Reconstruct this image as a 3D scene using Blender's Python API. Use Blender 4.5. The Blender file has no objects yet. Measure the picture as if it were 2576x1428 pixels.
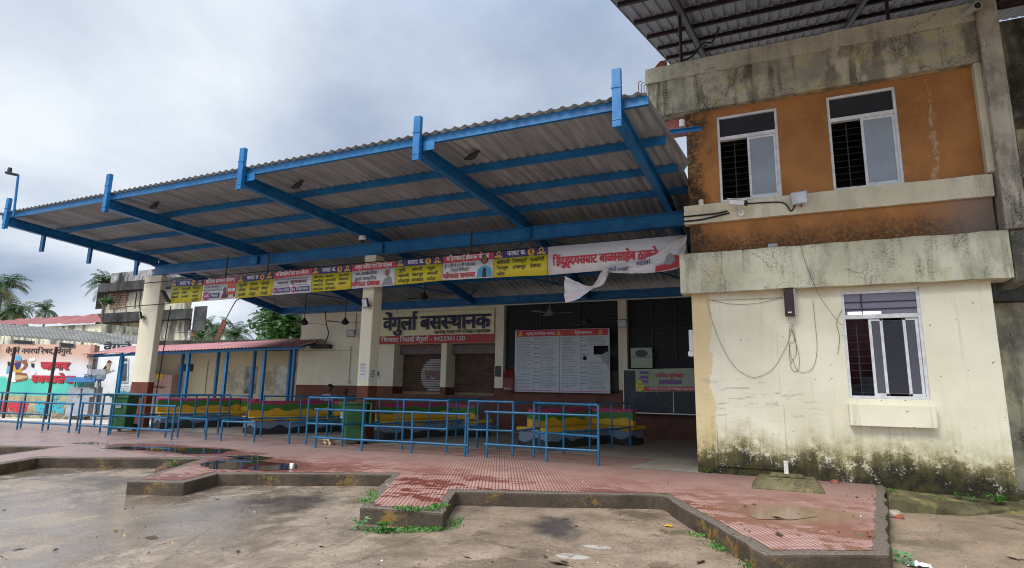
import bpy, bmesh, math, random
from mathutils import Vector, Matrix, noise as mnoise
R = math.radians
rnd = random.Random(7)
sc = bpy.context.scene
COL = sc.collection

# ------------------------------------------------------------------ camera
CAM = Vector((0, 0, 1.6))
FPX = 2294 * .6364                      # focal length in pixels of a 2576 wide picture
_p, _r, _y = R(10.18), R(.972), R(-24.08)
FW = Vector((math.sin(_y) * math.cos(_p), math.cos(_y) * math.cos(_p), math.sin(_p)))
_r0 = Vector((math.cos(_y), -math.sin(_y), 0)); _u0 = _r0.cross(FW)
RT = _r0 * math.cos(_r) + _u0 * math.sin(_r)
UP = -_r0 * math.sin(_r) + _u0 * math.cos(_r)
cd = bpy.data.cameras.new('camera'); cam = bpy.data.objects.new('camera', cd); COL.objects.link(cam)
cam.matrix_world = Matrix(((RT.x, UP.x, -FW.x, CAM.x), (RT.y, UP.y, -FW.y, CAM.y), (RT.z, UP.z, -FW.z, CAM.z), (0, 0, 0, 1)))
cd.sensor_width = 36; cd.lens = 2294 / 4048 * 36; cd.clip_start = .05; cd.clip_end = 2000
sc.camera = cam

# ------------------------------------------------------------------ world, sun, exposure
SUN_EL, SUN_AZ = R(52), R(205)          # azimuth clockwise from +Y: the bright part of the overcast is behind the camera, to the left
w = bpy.data.worlds.new("World"); sc.world = w; w.use_nodes = True
nt = w.node_tree; nt.nodes.clear()
def wn(t, **k):
    n = nt.nodes.new(t)
    for a, b in k.items(): setattr(n, a, b)
    return n
wo = wn('ShaderNodeOutputWorld'); bg = wn('ShaderNodeBackground'); bg.inputs[1].default_value = .1
sky = wn('ShaderNodeTexSky', sky_type='NISHITA', sun_disc=False, sun_elevation=SUN_EL, sun_rotation=SUN_AZ)
tc = wn('ShaderNodeTexCoord'); sp = wn('ShaderNodeSeparateXYZ'); nt.links.new(tc.outputs['Generated'], sp.inputs[0])
def wm(op, a, b=None, c=None):
    n = wn('ShaderNodeMath', operation=op)
    for i, v in enumerate((a, b, c)):
        if v is None: continue
        if isinstance(v, (int, float)): n.inputs[i].default_value = v
        else: nt.links.new(v, n.inputs[i])
    return n.outputs[0]
def wsm(v, a, b):
    n = wn('ShaderNodeMapRange', interpolation_type='SMOOTHSTEP')
    nt.links.new(v, n.inputs[0]); n.inputs[1].default_value = a; n.inputs[2].default_value = b
    return n.outputs[0]
# clouds lie in a flat layer: direction / (height + .25)
den = wm('ADD', wm('MAXIMUM', sp.outputs[2], 0.0), .28)
cv = wn('ShaderNodeCombineXYZ'); nt.links.new(wm('DIVIDE', sp.outputs[0], den), cv.inputs[0]); nt.links.new(wm('DIVIDE', sp.outputs[1], den), cv.inputs[1])
n1 = wn('ShaderNodeTexNoise'); n1.inputs['Scale'].default_value = 1.15; n1.inputs['Detail'].default_value = 7; n1.inputs['Roughness'].default_value = .52; n1.inputs['Distortion'].default_value = .25
nt.links.new(cv.outputs[0], n1.inputs['Vector'])
n2 = wn('ShaderNodeTexNoise'); n2.inputs['Scale'].default_value = .55; n2.inputs['Detail'].default_value = 3; nt.links.new(cv.outputs[0], n2.inputs['Vector'])
cl = wm('ADD', wm('MULTIPLY', n1.outputs[0], .6), wm('MULTIPLY', n2.outputs[0], .4))
rp = wn('ShaderNodeValToRGB'); nt.links.new(cl, rp.inputs[0])
e = rp.color_ramp.elements
e[0].position = .39; e[0].color = (2.7, 3.4, 4.7, 1); e[1].position = .63; e[1].color = (8.3, 8.8, 9.3, 1)
m_ = rp.color_ramp.elements.new(.5); m_.color = (4.9, 5.6, 6.8, 1)
mx = wn('ShaderNodeMix', data_type='RGBA'); mx.inputs[0].default_value = .9
nt.links.new(sky.outputs[0], mx.inputs[6]); nt.links.new(rp.outputs[0], mx.inputs[7])
# unseen sky overhead and behind the camera brightened to light the facade
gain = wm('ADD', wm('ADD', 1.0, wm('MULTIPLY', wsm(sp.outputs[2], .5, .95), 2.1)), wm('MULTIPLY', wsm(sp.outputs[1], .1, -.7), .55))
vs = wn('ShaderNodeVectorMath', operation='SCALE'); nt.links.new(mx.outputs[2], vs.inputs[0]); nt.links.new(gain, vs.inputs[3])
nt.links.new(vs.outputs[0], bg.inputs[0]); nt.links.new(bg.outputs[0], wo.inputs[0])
sl = bpy.data.lights.new('sun', 'SUN'); sl.energy = 2.6; sl.angle = R(26); sl.color = (1, .96, .9)
so = bpy.data.objects.new('sun', sl); COL.objects.link(so)
sd = Vector((math.sin(SUN_AZ) * math.cos(SUN_EL), math.cos(SUN_AZ) * math.cos(SUN_EL), math.sin(SUN_EL)))
so.rotation_euler = sd.to_track_quat('Z', 'Y').to_euler(); so.location = (0, -10, 30)
sc.view_settings.view_transform = 'Standard'; sc.view_settings.look = 'None'; sc.view_settings.gamma = 1; sc.view_settings.exposure = .22
sc.cycles.max_bounces = 6; sc.cycles.use_denoising = True; sc.cycles.filter_width = 1.05

# ------------------------------------------------------------------ measuring: photo point + known plane -> place in the world
def at(u, v, ax, val):
    d = FW + RT * ((u - 1288) / FPX) - UP * ((v - 714) / FPX)
    i = 'XYZ'.index(ax); t = (val - CAM[i]) / d[i]
    return CAM + d * t

# ------------------------------------------------------------------ materials
class N:
    def __init__(s, name):
        s.m = bpy.data.materials.new(name); s.m.use_nodes = True; s.t = s.m.node_tree
        s.b = s.t.nodes['Principled BSDF']; s.out = s.t.nodes['Material Output']
        g = s.t.nodes.new('ShaderNodeNewGeometry'); s.pos = g.outputs['Position']; s.nrm = g.outputs['Normal']
        q = s.t.nodes.new('ShaderNodeSeparateXYZ'); s.L(s.pos, q.inputs[0]); s.x, s.y, s.z = q.outputs
    def L(s, a, b): s.t.links.new(a, b)
    def put(s, i, v):
        if isinstance(v, (int, float)): i.default_value = v
        elif isinstance(v, tuple): i.default_value = v if len(v) == 4 or i.type == 'VECTOR' else v + (1,)
        else: s.L(v, i)
    def f(s, op, a, b=None, c=None, clamp=False):
        n = s.t.nodes.new('ShaderNodeMath'); n.operation = op; n.use_clamp = clamp
        for i, v in enumerate((a, b, c)):
            if v is not None: s.put(n.inputs[i], v)
        return n.outputs[0]
    def vec(s, x, y, z):
        n = s.t.nodes.new('ShaderNodeCombineXYZ')
        for i, v in enumerate((x, y, z)): s.put(n.inputs[i], v)
        return n.outputs[0]
    def scl(s, v, k):
        n = s.t.nodes.new('ShaderNodeVectorMath'); n.operation = 'MULTIPLY'; s.L(v, n.inputs[0]); n.inputs[1].default_value = k
        return n.outputs[0]
    def noise(s, scale, detail=3, rough=.5, v=None, dist=0):
        n = s.t.nodes.new('ShaderNodeTexNoise'); n.inputs['Scale'].default_value = scale; n.inputs['Detail'].default_value = detail
        n.inputs['Roughness'].default_value = rough; n.inputs['Distortion'].default_value = dist
        s.L(v or s.pos, n.inputs['Vector']); return n.outputs[0]
    def vor(s, scale, v=None, feature='F1'):
        n = s.t.nodes.new('ShaderNodeTexVoronoi'); n.feature = feature; n.inputs['Scale'].default_value = scale
        s.L(v or s.pos, n.inputs['Vector']); return n.outputs[0]
    def sm(s, v, a, b, lo=0., hi=1.):
        n = s.t.nodes.new('ShaderNodeMapRange'); n.interpolation_type = 'SMOOTHSTEP'
        s.put(n.inputs[0], v); s.put(n.inputs[1], a); s.put(n.inputs[2], b); n.inputs[3].default_value = lo; n.inputs[4].default_value = hi
        return n.outputs[0]
    def mix(s, fac, a, b, mode='MIX'):
        n = s.t.nodes.new('ShaderNodeMix'); n.data_type = 'RGBA'; n.blend_type = mode
        s.put(n.inputs[0], fac); s.put(n.inputs[6], a); s.put(n.inputs[7], b); return n.outputs[2]
    def mul(s, *a):
        r = a[0]
        for q in a[1:]: r = s.f('MULTIPLY', r, q)
        return r
    def bump(s, h, st=.3, d=.01):
        n = s.t.nodes.new('ShaderNodeBump'); s.put(n.inputs['Strength'], st); n.inputs['Distance'].default_value = d
        s.L(h, n.inputs['Height']); s.L(n.outputs[0], s.b.inputs['Normal'])
    def fin(s, col, rough=.7, metal=0., spec=.4):
        s.put(s.b.inputs['Base Color'], col); s.put(s.b.inputs['Roughness'], rough); s.b.inputs['Metallic'].default_value = metal
        s.b.inputs['Specular IOR Level'].default_value = spec; return s.m
MATS = {}
def plain(name, col, rough=.6, metal=0., var=.18, scale=4., spec=.4):
    if name in MATS: return MATS[name]
    n = N(name); k = n.sm(n.noise(scale, 5, .6), .3, .7)
    c = n.mix(k, tuple(q * (1 - var) for q in col), tuple(min(1, q * (1 + var)) for q in col))
    MATS[name] = n.fin(c, rough, metal, spec); return MATS[name]

def mk_blue():
    n = N('blue_paint'); k = n.noise(3, 4, .6)
    c = n.mix(n.sm(k, .3, .7), (.003, .105, .29), (.008, .165, .40))
    c = n.mix(n.mul(n.sm(n.noise(1, 5, .7, n.scl(n.pos, (5, 5, 1.5))), .56, .7), .55), c, (.012, .06, .14)); c = n.mix(n.sm(n.noise(16, 5, .75), .63, .69), c, (.10, .05, .03))
    c = n.mix(n.mul(n.sm(n.noise(60, 3, .6), .66, .74), .6), c, (.35, .42, .5))
    n.bump(n.noise(30, 3), .12, .01)
    return n.fin(c, n.sm(k, .2, .8, .28, .5), 0, .5)
def mk_rail():
    n = N('rail_paint'); k = n.noise(5, 4, .6)
    c = n.mix(n.sm(k, .3, .7), (.007, .088, .19), (.012, .135, .27))
    c = n.mix(n.sm(n.noise(26, 4, .65), .63, .72), c, (.012, .02, .04))
    c = n.mix(n.mul(n.sm(n.noise(38, 3, .7), .64, .69), .7), c, (.30, .42, .52)); c = n.mix(n.mul(n.sm(n.noise(11, 4, .7), .62, .7), .8), c, (.09, .05, .03))
    return n.fin(c, .33, 0, .5)
def mk_sheet(name, a, b, rust, pitch=None):
    n = N(name)
    s1 = n.noise(1, 5, .6, n.scl(n.pos, (9, .5, .5))); s2 = n.noise(1, 5, .65, n.scl(n.pos, (26, .9, .9)))
    c = n.mix(n.sm(s1, .35, .65), a, b); c = n.mix(n.mul(n.sm(s2, .5, .68), .55), c, rust)
    wn_ = n.t.nodes.new('ShaderNodeTexWhiteNoise'); wn_.noise_dimensions = '2D'; n.L(n.vec(n.f('FLOOR', n.f('DIVIDE', n.x, .98)), n.f('FLOOR', n.f('DIVIDE', n.y, 2.6)), 0.), wn_.inputs['Vector'])
    c = n.mix(n.mul(wn_.outputs['Value'], .4), c, tuple(q * .62 for q in a))
    c = n.mix(n.mul(n.sm(n.f('ABSOLUTE', n.f('SUBTRACT', n.f('FRACT', n.f('DIVIDE', n.x, .98)), .5)), .488, .498), .6), c, (.05, .045, .04))
    c = n.mix(n.mul(n.sm(n.noise(.6, 4), .45, .7), .4), c, tuple(q * .55 for q in a))
    return n.fin(c, .55, .0, .35)
def mk_cream_wall():
    n = N('cream_plaster'); z = n.z; x = n.x
    big = n.noise(.9, 5, .55); fine = n.noise(34, 5, .7); mid = n.noise(6, 6, .65)
    c = n.mix(n.sm(big, .3, .7), (.69, .655, .485), (.81, .772, .605))
    # older yellow coat along the left corner, its edge uneven
    edge = n.f('ADD', -1.02, n.mul(n.f('SUBTRACT', n.noise(2.2, 3, .5), .5), .42))
    c = n.mix(n.sm(x, edge, n.f('ADD', edge, .02), .85, 0), c, (.70, .55, .28))
    # grey scuffs where an old board was
    c = n.mix(n.mul(n.sm(n.noise(1, 6, .7, n.scl(n.pos, (3, 3, 16))), .55, .66), n.sm(n.f('ABSOLUTE', n.f('SUBTRACT', z, 1.45)), .1, .6, 1, 0), n.sm(x, .3, .9, 1, 0), .75), c, (.33, .32, .27))
    # rain runs
    st = n.noise(1, 6, .65, n.scl(n.pos, (9, 9, .5)))
    c = n.mix(n.mul(n.sm(st, .56, .72), .28), c, (.42, .36, .2))
    # moss and black algae rising from the ground
    hgt = n.f('ADD', n.f('SUBTRACT', z, .13), n.f('ADD', n.mul(n.f('SUBTRACT', n.noise(1.1, 5, .6), .5), -1.2), n.mul(n.f('SUBTRACT', st, .5), -.45)))
    c = n.mix(n.mul(n.sm(hgt, .3, 1.05, .9, 0), n.sm(mid, .22, .55)), c, (.33, .28, .11))
    f2 = n.f('ADD', n.mul(fine, .5), n.mul(mid, .5)); d = n.mul(n.sm(hgt, .1, .85, 1, 0), n.sm(f2, n.sm(hgt, 0, .8, .30, .54), n.sm(hgt, 0, .8, .42, .66)))
    c = n.mix(d, c, n.mix(n.sm(mid, .4, .6), (.016, .015, .010), (.048, .042, .014)))
    # drip marks just under the slab
    c = n.mix(n.mul(n.sm(n.f('ADD', z, n.mul(n.noise(4, 4), .25)), 3.3, 3.5), .5), c, (.45, .34, .2))
    # chips
    c = n.mix(n.sm(n.noise(15, 2, .5), .735, .75), c, (.2, .15, .1))
    n.bump(n.f('ADD', n.noise(14, 6, .6), n.mul(fine, .5)), .35, .012)
    return n.fin(c, .82, 0, .25)
def mk_slab(name, base, light, h0, h1, black=.5, yellow=.4):
    n = N(name); P = n.pos
    big = n.noise(1.3, 6, .62); fine = n.noise(48, 6, .8); st = n.noise(1, 6, .62, n.scl(P, (5, 5, .5)), .3); wash = n.noise(1, 7, .68, n.scl(P, (2.4, 2.4, 1.1)))
    c = n.mix(n.sm(big, .34, .64), base, light)
    c = n.mix(n.mul(n.sm(wash, .47, .62), min(1, black * 1.0), .75), c, tuple(q * .42 for q in base))
    c = n.mix(n.mul(n.sm(n.noise(2.6, 6, .68), .5, .64), yellow), c, (.40, .33, .09))
    c = n.mix(n.mul(n.sm(st, .52, .68), black, .8), c, (.10, .095, .075))
    m = n.f('ADD', n.mul(n.sm(n.noise(1.7, 4, .6), .38, .64), .65), n.mul(n.sm(st, .45, .65), .5))
    thr = n.f('SUBTRACT', .635, n.mul(m, .15))
    c = n.mix(n.mul(n.sm(fine, thr, n.f('ADD', thr, .05)), min(1., black * 1.15)), c, (.026, .025, .017))
    t = n.sm(n.f('ADD', n.z, n.mul(st, -.35)), h1 - .42, h1 - .1)
    c = n.mix(n.mul(t, black, .7), c, n.mix(n.sm(fine, .4, .62), (.05, .05, .03), (.19, .18, .08)))
    crack = n.sm(n.vor(1.35, n.vec(n.f('ADD', n.x, n.mul(n.noise(3, 4), .5)), n.y, n.f('ADD', n.z, n.mul(n.noise(4, 4), .4))), 'DISTANCE_TO_EDGE'), .0, .012, 1, 0)
    c = n.mix(n.mul(crack, n.sm(n.noise(.9, 2), .5, .58), .7), c, (.06, .055, .03))
    n.bump(n.f('ADD', n.noise(18, 6, .65), n.mul(fine, .6)), .5, .014)
    return n.fin(c, .88, 0, .2)
def mk_orange():
    n = N('orange_plaster'); x, z = n.x, n.z
    c = n.mix(n.sm(n.noise(1.2, 5, .6), .3, .7), (.27, .114, .036), (.39, .172, .056))
    c = n.mix(n.mul(n.sm(n.noise(5, 5, .6), .55, .75), .35), c, (.52, .27, .10))
    # black damp down the left corner and along ledges
    st = n.noise(1, 5, .6, n.scl(n.pos, (5, 5, .6)))
    c = n.mix(n.mul(n.sm(n.f('ADD', x, n.mul(n.noise(2.3, 5, .6), -1.0)), -1.65, -1.35, 1, 0), n.sm(n.noise(14, 6, .7), .3, .55), .9), c, (.03, .025, .014))
    # peeled streak, pale plaster showing
    ctr = n.f('ADD', 2.66, n.f('ADD', n.mul(n.f('SUBTRACT', n.noise(1.6, 3), .5), .25), n.mul(n.f('SUBTRACT', n.noise(14, 3), .5), .12)))
    wd = n.f('ABSOLUTE', n.f('SUBTRACT', x, ctr))
    up = n.sm(z, 5.0, 6.9, .04, .003)
    c = n.mix(n.mul(n.sm(wd, up, n.f('ADD', up, .012), 1, 0), n.sm(z, 5.0, 5.1), n.sm(n.noise(11, 5, .7), .42, .56), .8), c, (.42, .32, .19))
    c = n.mix(n.mul(n.sm(n.noise(1, 5, .6, n.scl(n.pos, (7, 7, .6))), .62, .75), n.sm(x, 2.2, 2.6), .6), c, (.20, .055, .012))
    # lower strip between the ledges is blackened at the bottom
    low = n.sm(n.f('ADD', z, n.mul(n.noise(3.5, 5, .6), -.6)), 3.9, 4.38, 1, 0)
    c = n.mix(n.mul(low, n.sm(n.noise(16, 5, .7), .25, .6), .85), c, (.06, .035, .02))
    c = n.mix(n.mul(n.sm(z, 4.72, 4.8, 1, 0), n.sm(x, 2.2, 3.2), .7), c, (.2, .17, .15))
    n.bump(n.noise(20, 6, .65), .25, .01)
    return n.fin(c, .8, 0, .25)
def mk_paver():
    n = N('pink_chequer_tiles'); a = R(25)
    u = n.f('ADD', n.mul(n.x, math.cos(a)), n.mul(n.y, math.sin(a))); v = n.f('SUBTRACT', n.mul(n.y, math.cos(a)), n.mul(n.x, math.sin(a)))
    def line(q, p, wd):
        t = n.f('ABSOLUTE', n.f('SUBTRACT', n.f('FRACT', n.f('DIVIDE', q, p)), .5)); return n.sm(t, .5 - wd * 1.6, .5 - wd * .6)
    g = n.f('MAXIMUM', line(u, .05, .13), n.mul(line(v, .05, .11), .8)); gap = n.f('MAXIMUM', line(u, .3, .022), line(v, .3, .022))
    tw = n.t.nodes.new('ShaderNodeTexWhiteNoise'); tw.noise_dimensions = '2D'; n.L(n.vec(n.f('FLOOR', n.f('ADD', n.f('DIVIDE', u, .3), .5)), n.f('FLOOR', n.f('ADD', n.f('DIVIDE', v, .3), .5)), 0.), tw.inputs['Vector']); tv = tw.outputs['Value']
    wetn = n.f('ADD', n.mul(n.noise(1.0, 4, .6, n.scl(n.pos, (.55, 1.3, 1))), .7), n.mul(n.noise(6, 5, .6), .3))
    wet = n.sm(n.f('ADD', wetn, n.mul(n.f('SUBTRACT', tv, .5), .03)), .495, .53)
    # the low strip along the kerb and the left bays stay wet
    kerb = n.sm(n.f('SUBTRACT', n.y, n.mul(n.noise(1.2, 4), 1.8)), 6.4, 9.2, 1, 0)
    wet = n.mul(wet, kerb, n.sm(n.x, -10.5, -7.5))
    for (pu, pv_, rx, ry) in ((450, 1131, 2.2, .75), (640, 1167, 1.5, .75), (1975, 1294, .6, .5)):
        o_ = at(pu, pv_, 'Z', .19); dx = n.f('DIVIDE', n.f('SUBTRACT', n.x, o_.x), rx); dy = n.f('DIVIDE', n.f('SUBTRACT', n.y, o_.y), ry); dd = n.f('ADD', n.f('SQRT', n.f('ADD', n.mul(dx, dx), n.mul(dy, dy))), n.mul(n.f('SUBTRACT', wetn, .5), 2.2))
        wet = n.f('MAXIMUM', wet, n.sm(dd, .75, 1.15, .85, 0))
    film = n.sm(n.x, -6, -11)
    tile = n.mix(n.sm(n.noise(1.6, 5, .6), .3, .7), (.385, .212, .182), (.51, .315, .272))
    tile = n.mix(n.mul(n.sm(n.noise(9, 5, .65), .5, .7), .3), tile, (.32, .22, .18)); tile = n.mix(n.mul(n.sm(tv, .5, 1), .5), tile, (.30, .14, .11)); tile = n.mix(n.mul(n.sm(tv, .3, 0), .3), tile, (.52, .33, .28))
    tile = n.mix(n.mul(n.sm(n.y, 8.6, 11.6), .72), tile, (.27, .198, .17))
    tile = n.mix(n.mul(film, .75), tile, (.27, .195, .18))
    dry = n.mix(n.mul(g, n.f('SUBTRACT', .8, n.mul(film, .55))), tile, (.115, .042, .032)); dry = n.mix(n.mul(gap, .7), dry, (.13, .075, .06))
    wetc = n.mix(n.mul(g, .8), (.23, .06, .038), (.085, .022, .016))
    c = n.mix(wet, dry, wetc)
    # brown silt spread over the near tongue
    silt = n.mul(n.sm(n.f('ADD', n.f('ABSOLUTE', n.f('SUBTRACT', n.x, .15)), n.f('ADD', n.mul(n.f('ABSOLUTE', n.f('SUBTRACT', n.y, 8.1)), 1.2), n.mul(n.noise(3, 4), .9))), .9, 1.6, 1, 0), .8)
    c = n.mix(silt, c, (.22, .115, .07))
    n.bump(n.mul(n.f('SUBTRACT', 1., g), n.f('SUBTRACT', 1., silt)), .35, .006)
    r = n.f('SUBTRACT', .62, n.f('ADD', n.mul(wet, .36), n.f('ADD', n.mul(film, n.sm(n.noise(.9, 4), .35, .6, .12, .36)), n.mul(silt, .3))))
    return n.fin(c, n.f('MAXIMUM', r, .14), 0, .4)
def mk_floor():
    n = N('grey_floor_tiles')
    def line(q, p, wd):
        t = n.f('ABSOLUTE', n.f('SUBTRACT', n.f('FRACT', n.f('DIVIDE', q, p)), .5)); return n.sm(t, .5 - wd, .5 - wd * .5)
    g = n.f('MAXIMUM', line(n.x, .3, .03), line(n.y, .3, .03))
    c = n.mix(n.sm(n.noise(1.2, 5, .6), .3, .7), (.25, .22, .185), (.36, .325, .28))
    c = n.mix(n.mul(g, .6), c, (.12, .1, .085)); c = n.mix(n.sm(n.noise(5, 5, .6), .62, .7), c, (.12, .1, .08))
    return n.fin(c, .42, 0, .4)
def mk_road():
    n = N('wet_concrete_road')
    big = n.noise(.35, 5, .6); mid = n.noise(1.6, 7, .66); fine = n.noise(38, 6, .75); drag = n.noise(1, 8, .72, n.scl(n.pos, (2.6, 1.3, 1)), .8)
    left = n.sm(n.f('ADD', n.x, n.mul(n.noise(.5, 4), 4)), -5.5, 1.5, 1, 0)
    c = n.mix(n.sm(mid, .32, .66), (.20, .140, .095), (.335, .246, .168))
    c = n.mix(n.mul(left, .8), c, n.mix(n.sm(mid, .35, .65), (.22, .172, .13), (.335, .27, .208)))
    c = n.mix(n.mul(n.sm(drag, .5, .66), .28), c, (.125, .095, .07)); c = n.mix(n.mul(n.sm(drag, .46, .34), .25), c, (.36, .30, .24))
    c = n.mix(n.mul(n.sm(fine, .5, .62), .6), c, (.065, .05, .038))
    c = n.mix(n.mul(n.sm(n.noise(85, 4, .7), .58, .66), .6), c, (.42, .36, .29))
    c = n.mix(n.mul(n.sm(n.noise(15, 7, .8), .52, .62), .45), c, (.075, .058, .044)); c = n.mix(n.mul(n.sm(n.noise(9, 7, .8), .44, .36), .35), c, (.40, .33, .26)); peb = n.vor(42); c = n.mix(n.mul(n.sm(peb, .2, .13), n.sm(n.noise(5, 3), .46, .56), .75), c, (.05, .04, .032))
    # oil and tyre blackening in the bays
    def spot(cx, cy, rx, ry, ang, k):
        ca, sa = math.cos(ang), math.sin(ang)
        dx = n.f('SUBTRACT', n.x, cx); dy = n.f('SUBTRACT', n.y, cy)
        p = n.f('DIVIDE', n.f('ADD', n.mul(dx, ca), n.mul(dy, sa)), rx); q = n.f('DIVIDE', n.f('SUBTRACT', n.mul(dy, ca), n.mul(dx, sa)), ry)
        d = n.f('SQRT', n.f('ADD', n.mul(p, p), n.mul(q, q)))
        return n.mul(n.sm(n.f('ADD', d, n.mul(n.f('SUBTRACT', mid, .5), 1.6)), .35, 1.15, 1, 0), k)
    o1 = at(1400, 1325, 'Z', 0); o2 = at(740, 1262, 'Z', 0); o3 = at(330, 1208, 'Z', 0); o4 = at(1330, 1310, 'Z', 0)
    for o, rx, ry, k in ((o1, .34, .75, .85), (o2, .75, .8, .8), (o3, 1.5, .5, .6)):
        c = n.mix(spot(o.x, o.y, rx, ry, .4, k), c, (.028, .027, .028))
    o5 = at(150, 1305, 'Z', 0); c = n.mix(spot(o5.x, o5.y, .55, .4, 0, .7), c, (.40, .30, .19))
    for (u, v, rx, ry) in ((1440, 1400, .22, .12), (1500, 1375, .2, .09)):
        o = at(u, v, 'Z', 0); s_ = spot(o.x, o.y, rx, ry, .2, 1.); c = n.mix(n.mul(n.sm(s_, .5, .6), n.sm(n.noise(7, 5, .7), .35, .5), .8), c, (.44, .42, .37))
    # ground by the wall is silty and green
    c = n.mix(n.mul(n.sm(n.x, 1.2, 2.2), n.sm(n.y, 9.6, 10.9), n.sm(n.noise(2.2, 5, .6), .35, .6)), c, (.05, .06, .018))
    wet = n.f('MAXIMUM', n.mul(left, n.sm(n.f('ADD', n.mul(big, .5), n.mul(drag, .5)), .44, .54)), n.sm(n.noise(.7, 6, .65), .52, .60))
    c = n.mix(n.mul(wet, .38), c, (.085, .066, .052))
    cr = n.sm(n.vor(.42, n.vec(n.f('ADD', n.x, n.mul(n.noise(2, 4), .35)), n.f('ADD', n.y, n.mul(n.noise(2.5, 4), .35)), 0.), 'DISTANCE_TO_EDGE'), .0, .009, 1, 0)
    c = n.mix(n.mul(cr, .4), c, (.06, .048, .038))
    n.bump(n.f('ADD', n.f('ADD', mid, n.mul(fine, .35)), n.mul(n.noise(7, 5, .6), .4)), n.f('SUBTRACT', .45, n.mul(wet, .25)), .018)
    return n.fin(c, n.f('MAXIMUM', n.f('SUBTRACT', n.sm(mid, .2, .8, .5, .7), n.mul(wet, .5)), .1), 0, .6)
def mk_kerb():
    n = N('kerb_concrete')
    fine = n.noise(26, 6, .7); a = R(25); u = n.f('ADD', n.mul(n.x, math.cos(a)), n.mul(n.y, math.sin(a)))
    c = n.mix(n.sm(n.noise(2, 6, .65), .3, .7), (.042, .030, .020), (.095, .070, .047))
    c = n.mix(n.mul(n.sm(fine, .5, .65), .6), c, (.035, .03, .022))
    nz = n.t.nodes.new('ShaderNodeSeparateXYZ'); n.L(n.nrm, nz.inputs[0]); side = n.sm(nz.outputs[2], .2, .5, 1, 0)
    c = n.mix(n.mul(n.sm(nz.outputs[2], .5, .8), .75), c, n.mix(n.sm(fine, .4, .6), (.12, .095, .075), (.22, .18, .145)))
    pt = n.f('ABSOLUTE', n.f('SUBTRACT', n.f('FRACT', n.f('DIVIDE', u, 1.23)), .5))
    c = n.mix(n.mul(side, n.sm(pt, .34, .38), n.sm(n.noise(6, 6, .8), .49, .6), .65), c, (.27, .16, .03))
    c = n.mix(n.mul(n.sm(n.noise(2.6, 5, .6), .6, .7), n.sm(n.z, .16, .19), .7), c, (.075, .09, .025))
    n.bump(n.f('ADD', n.noise(12, 6, .7), fine), .6, .02)
    return n.fin(c, .75, 0, .35)
def mk_bench():
    n = N('bench_waves'); t = n.t.nodes.new('ShaderNodeTexCoord'); o = t.outputs['Object']
    q = n.t.nodes.new('ShaderNodeSeparateXYZ'); n.L(o, q.inputs[0]); x, y, z = q.outputs
    along = n.f('ADD', y, n.mul(x, .8))
    def wave(fr, ph, am, fr2):
        return n.mul(n.f('ADD', n.f('SINE', n.f('ADD', n.mul(along, fr), ph)), n.mul(n.f('SINE', n.f('ADD', n.mul(along, fr2), ph * 2.3)), .6)), am)
    def lev(h, k): return n.sm(n.f('SUBTRACT', n.f('SUBTRACT', z, h), k), -.003, .003)
    c = n.mix(lev(.2, wave(7.3, .4, .040, 12.7)), (.022, .026, .026), (.16, .215, .30))
    c = n.mix(lev(.385, wave(6.4, 1.3, .032, 10.1)), c, (.58, .34, .025))
    c = n.mix(lev(.665, wave(7.7, 2.2, .032, 12.1)), c, (.045, .17, .03))
    c = n.mix(lev(.83, wave(6.2, .2, .018, 11.3)), c, (.36, .035, .11))
    c = n.mix(n.mul(n.sm(n.noise(4, 6, .65), .5, .75), .45), c, (.08, .07, .055))
    c = n.mix(n.sm(n.noise(25, 4, .65), .68, .74), c, (.3, .27, .22))
    n.bump(n.noise(20, 5), .2, .01)
    return n.fin(c, .5, 0, .4)
def mk_dado(name='cream_over_brown', cream=(.82, .755, .565), line=1.6, brown=(.165, .048, .022)):
    n = N(name)
    c = n.mix(n.sm(n.noise(1.3, 5, .6), .3, .7), tuple(q * .92 for q in cream), cream)
    c = n.mix(n.mul(n.sm(n.noise(1, 5, .6, n.scl(n.pos, (8, 8, .5))), .55, .75), .3), c, (.45, .36, .2))
    b = n.mix(n.sm(n.noise(3, 5, .6), .3, .7), tuple(q * .75 for q in brown), brown)
    b = n.mix(n.mul(n.sm(n.noise(9, 6, .7), .58, .7), .5), b, (.30, .16, .10))
    c = n.mix(n.sm(n.f('ADD', n.z, n.mul(n.noise(9, 2), .012)), line, line + .006, 1, 0), c, b)
    c = n.mix(n.sm(n.noise(17, 3, .6), .72, .735), c, (.22, .16, .1))
    c = n.mix(n.mul(n.sm(n.f('ADD', n.z, n.mul(n.noise(5, 4), -.3)), .2, .45, 1, 0), .55), c, (.05, .035, .025))
    n.bump(n.noise(18, 5, .6), .15, .01)
    return n.fin(c, .62, 0, .35)
def mk_asbestos():
    n = N('asbestos_roofing')
    c = n.mix(n.sm(n.noise(1.2, 5, .6), .3, .7), (.12, .115, .105), (.23, .22, .20))
    c = n.mix(n.mul(n.sm(n.noise(1, 5, .65, n.scl(n.pos, (7, 1, 1))), .48, .66), .8), c, (.07, .066, .06))
    c = n.mix(n.sm(n.noise(9, 5, .7), .6, .7), c, (.08, .08, .06)); return n.fin(c, .9, 0, .2)
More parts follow.
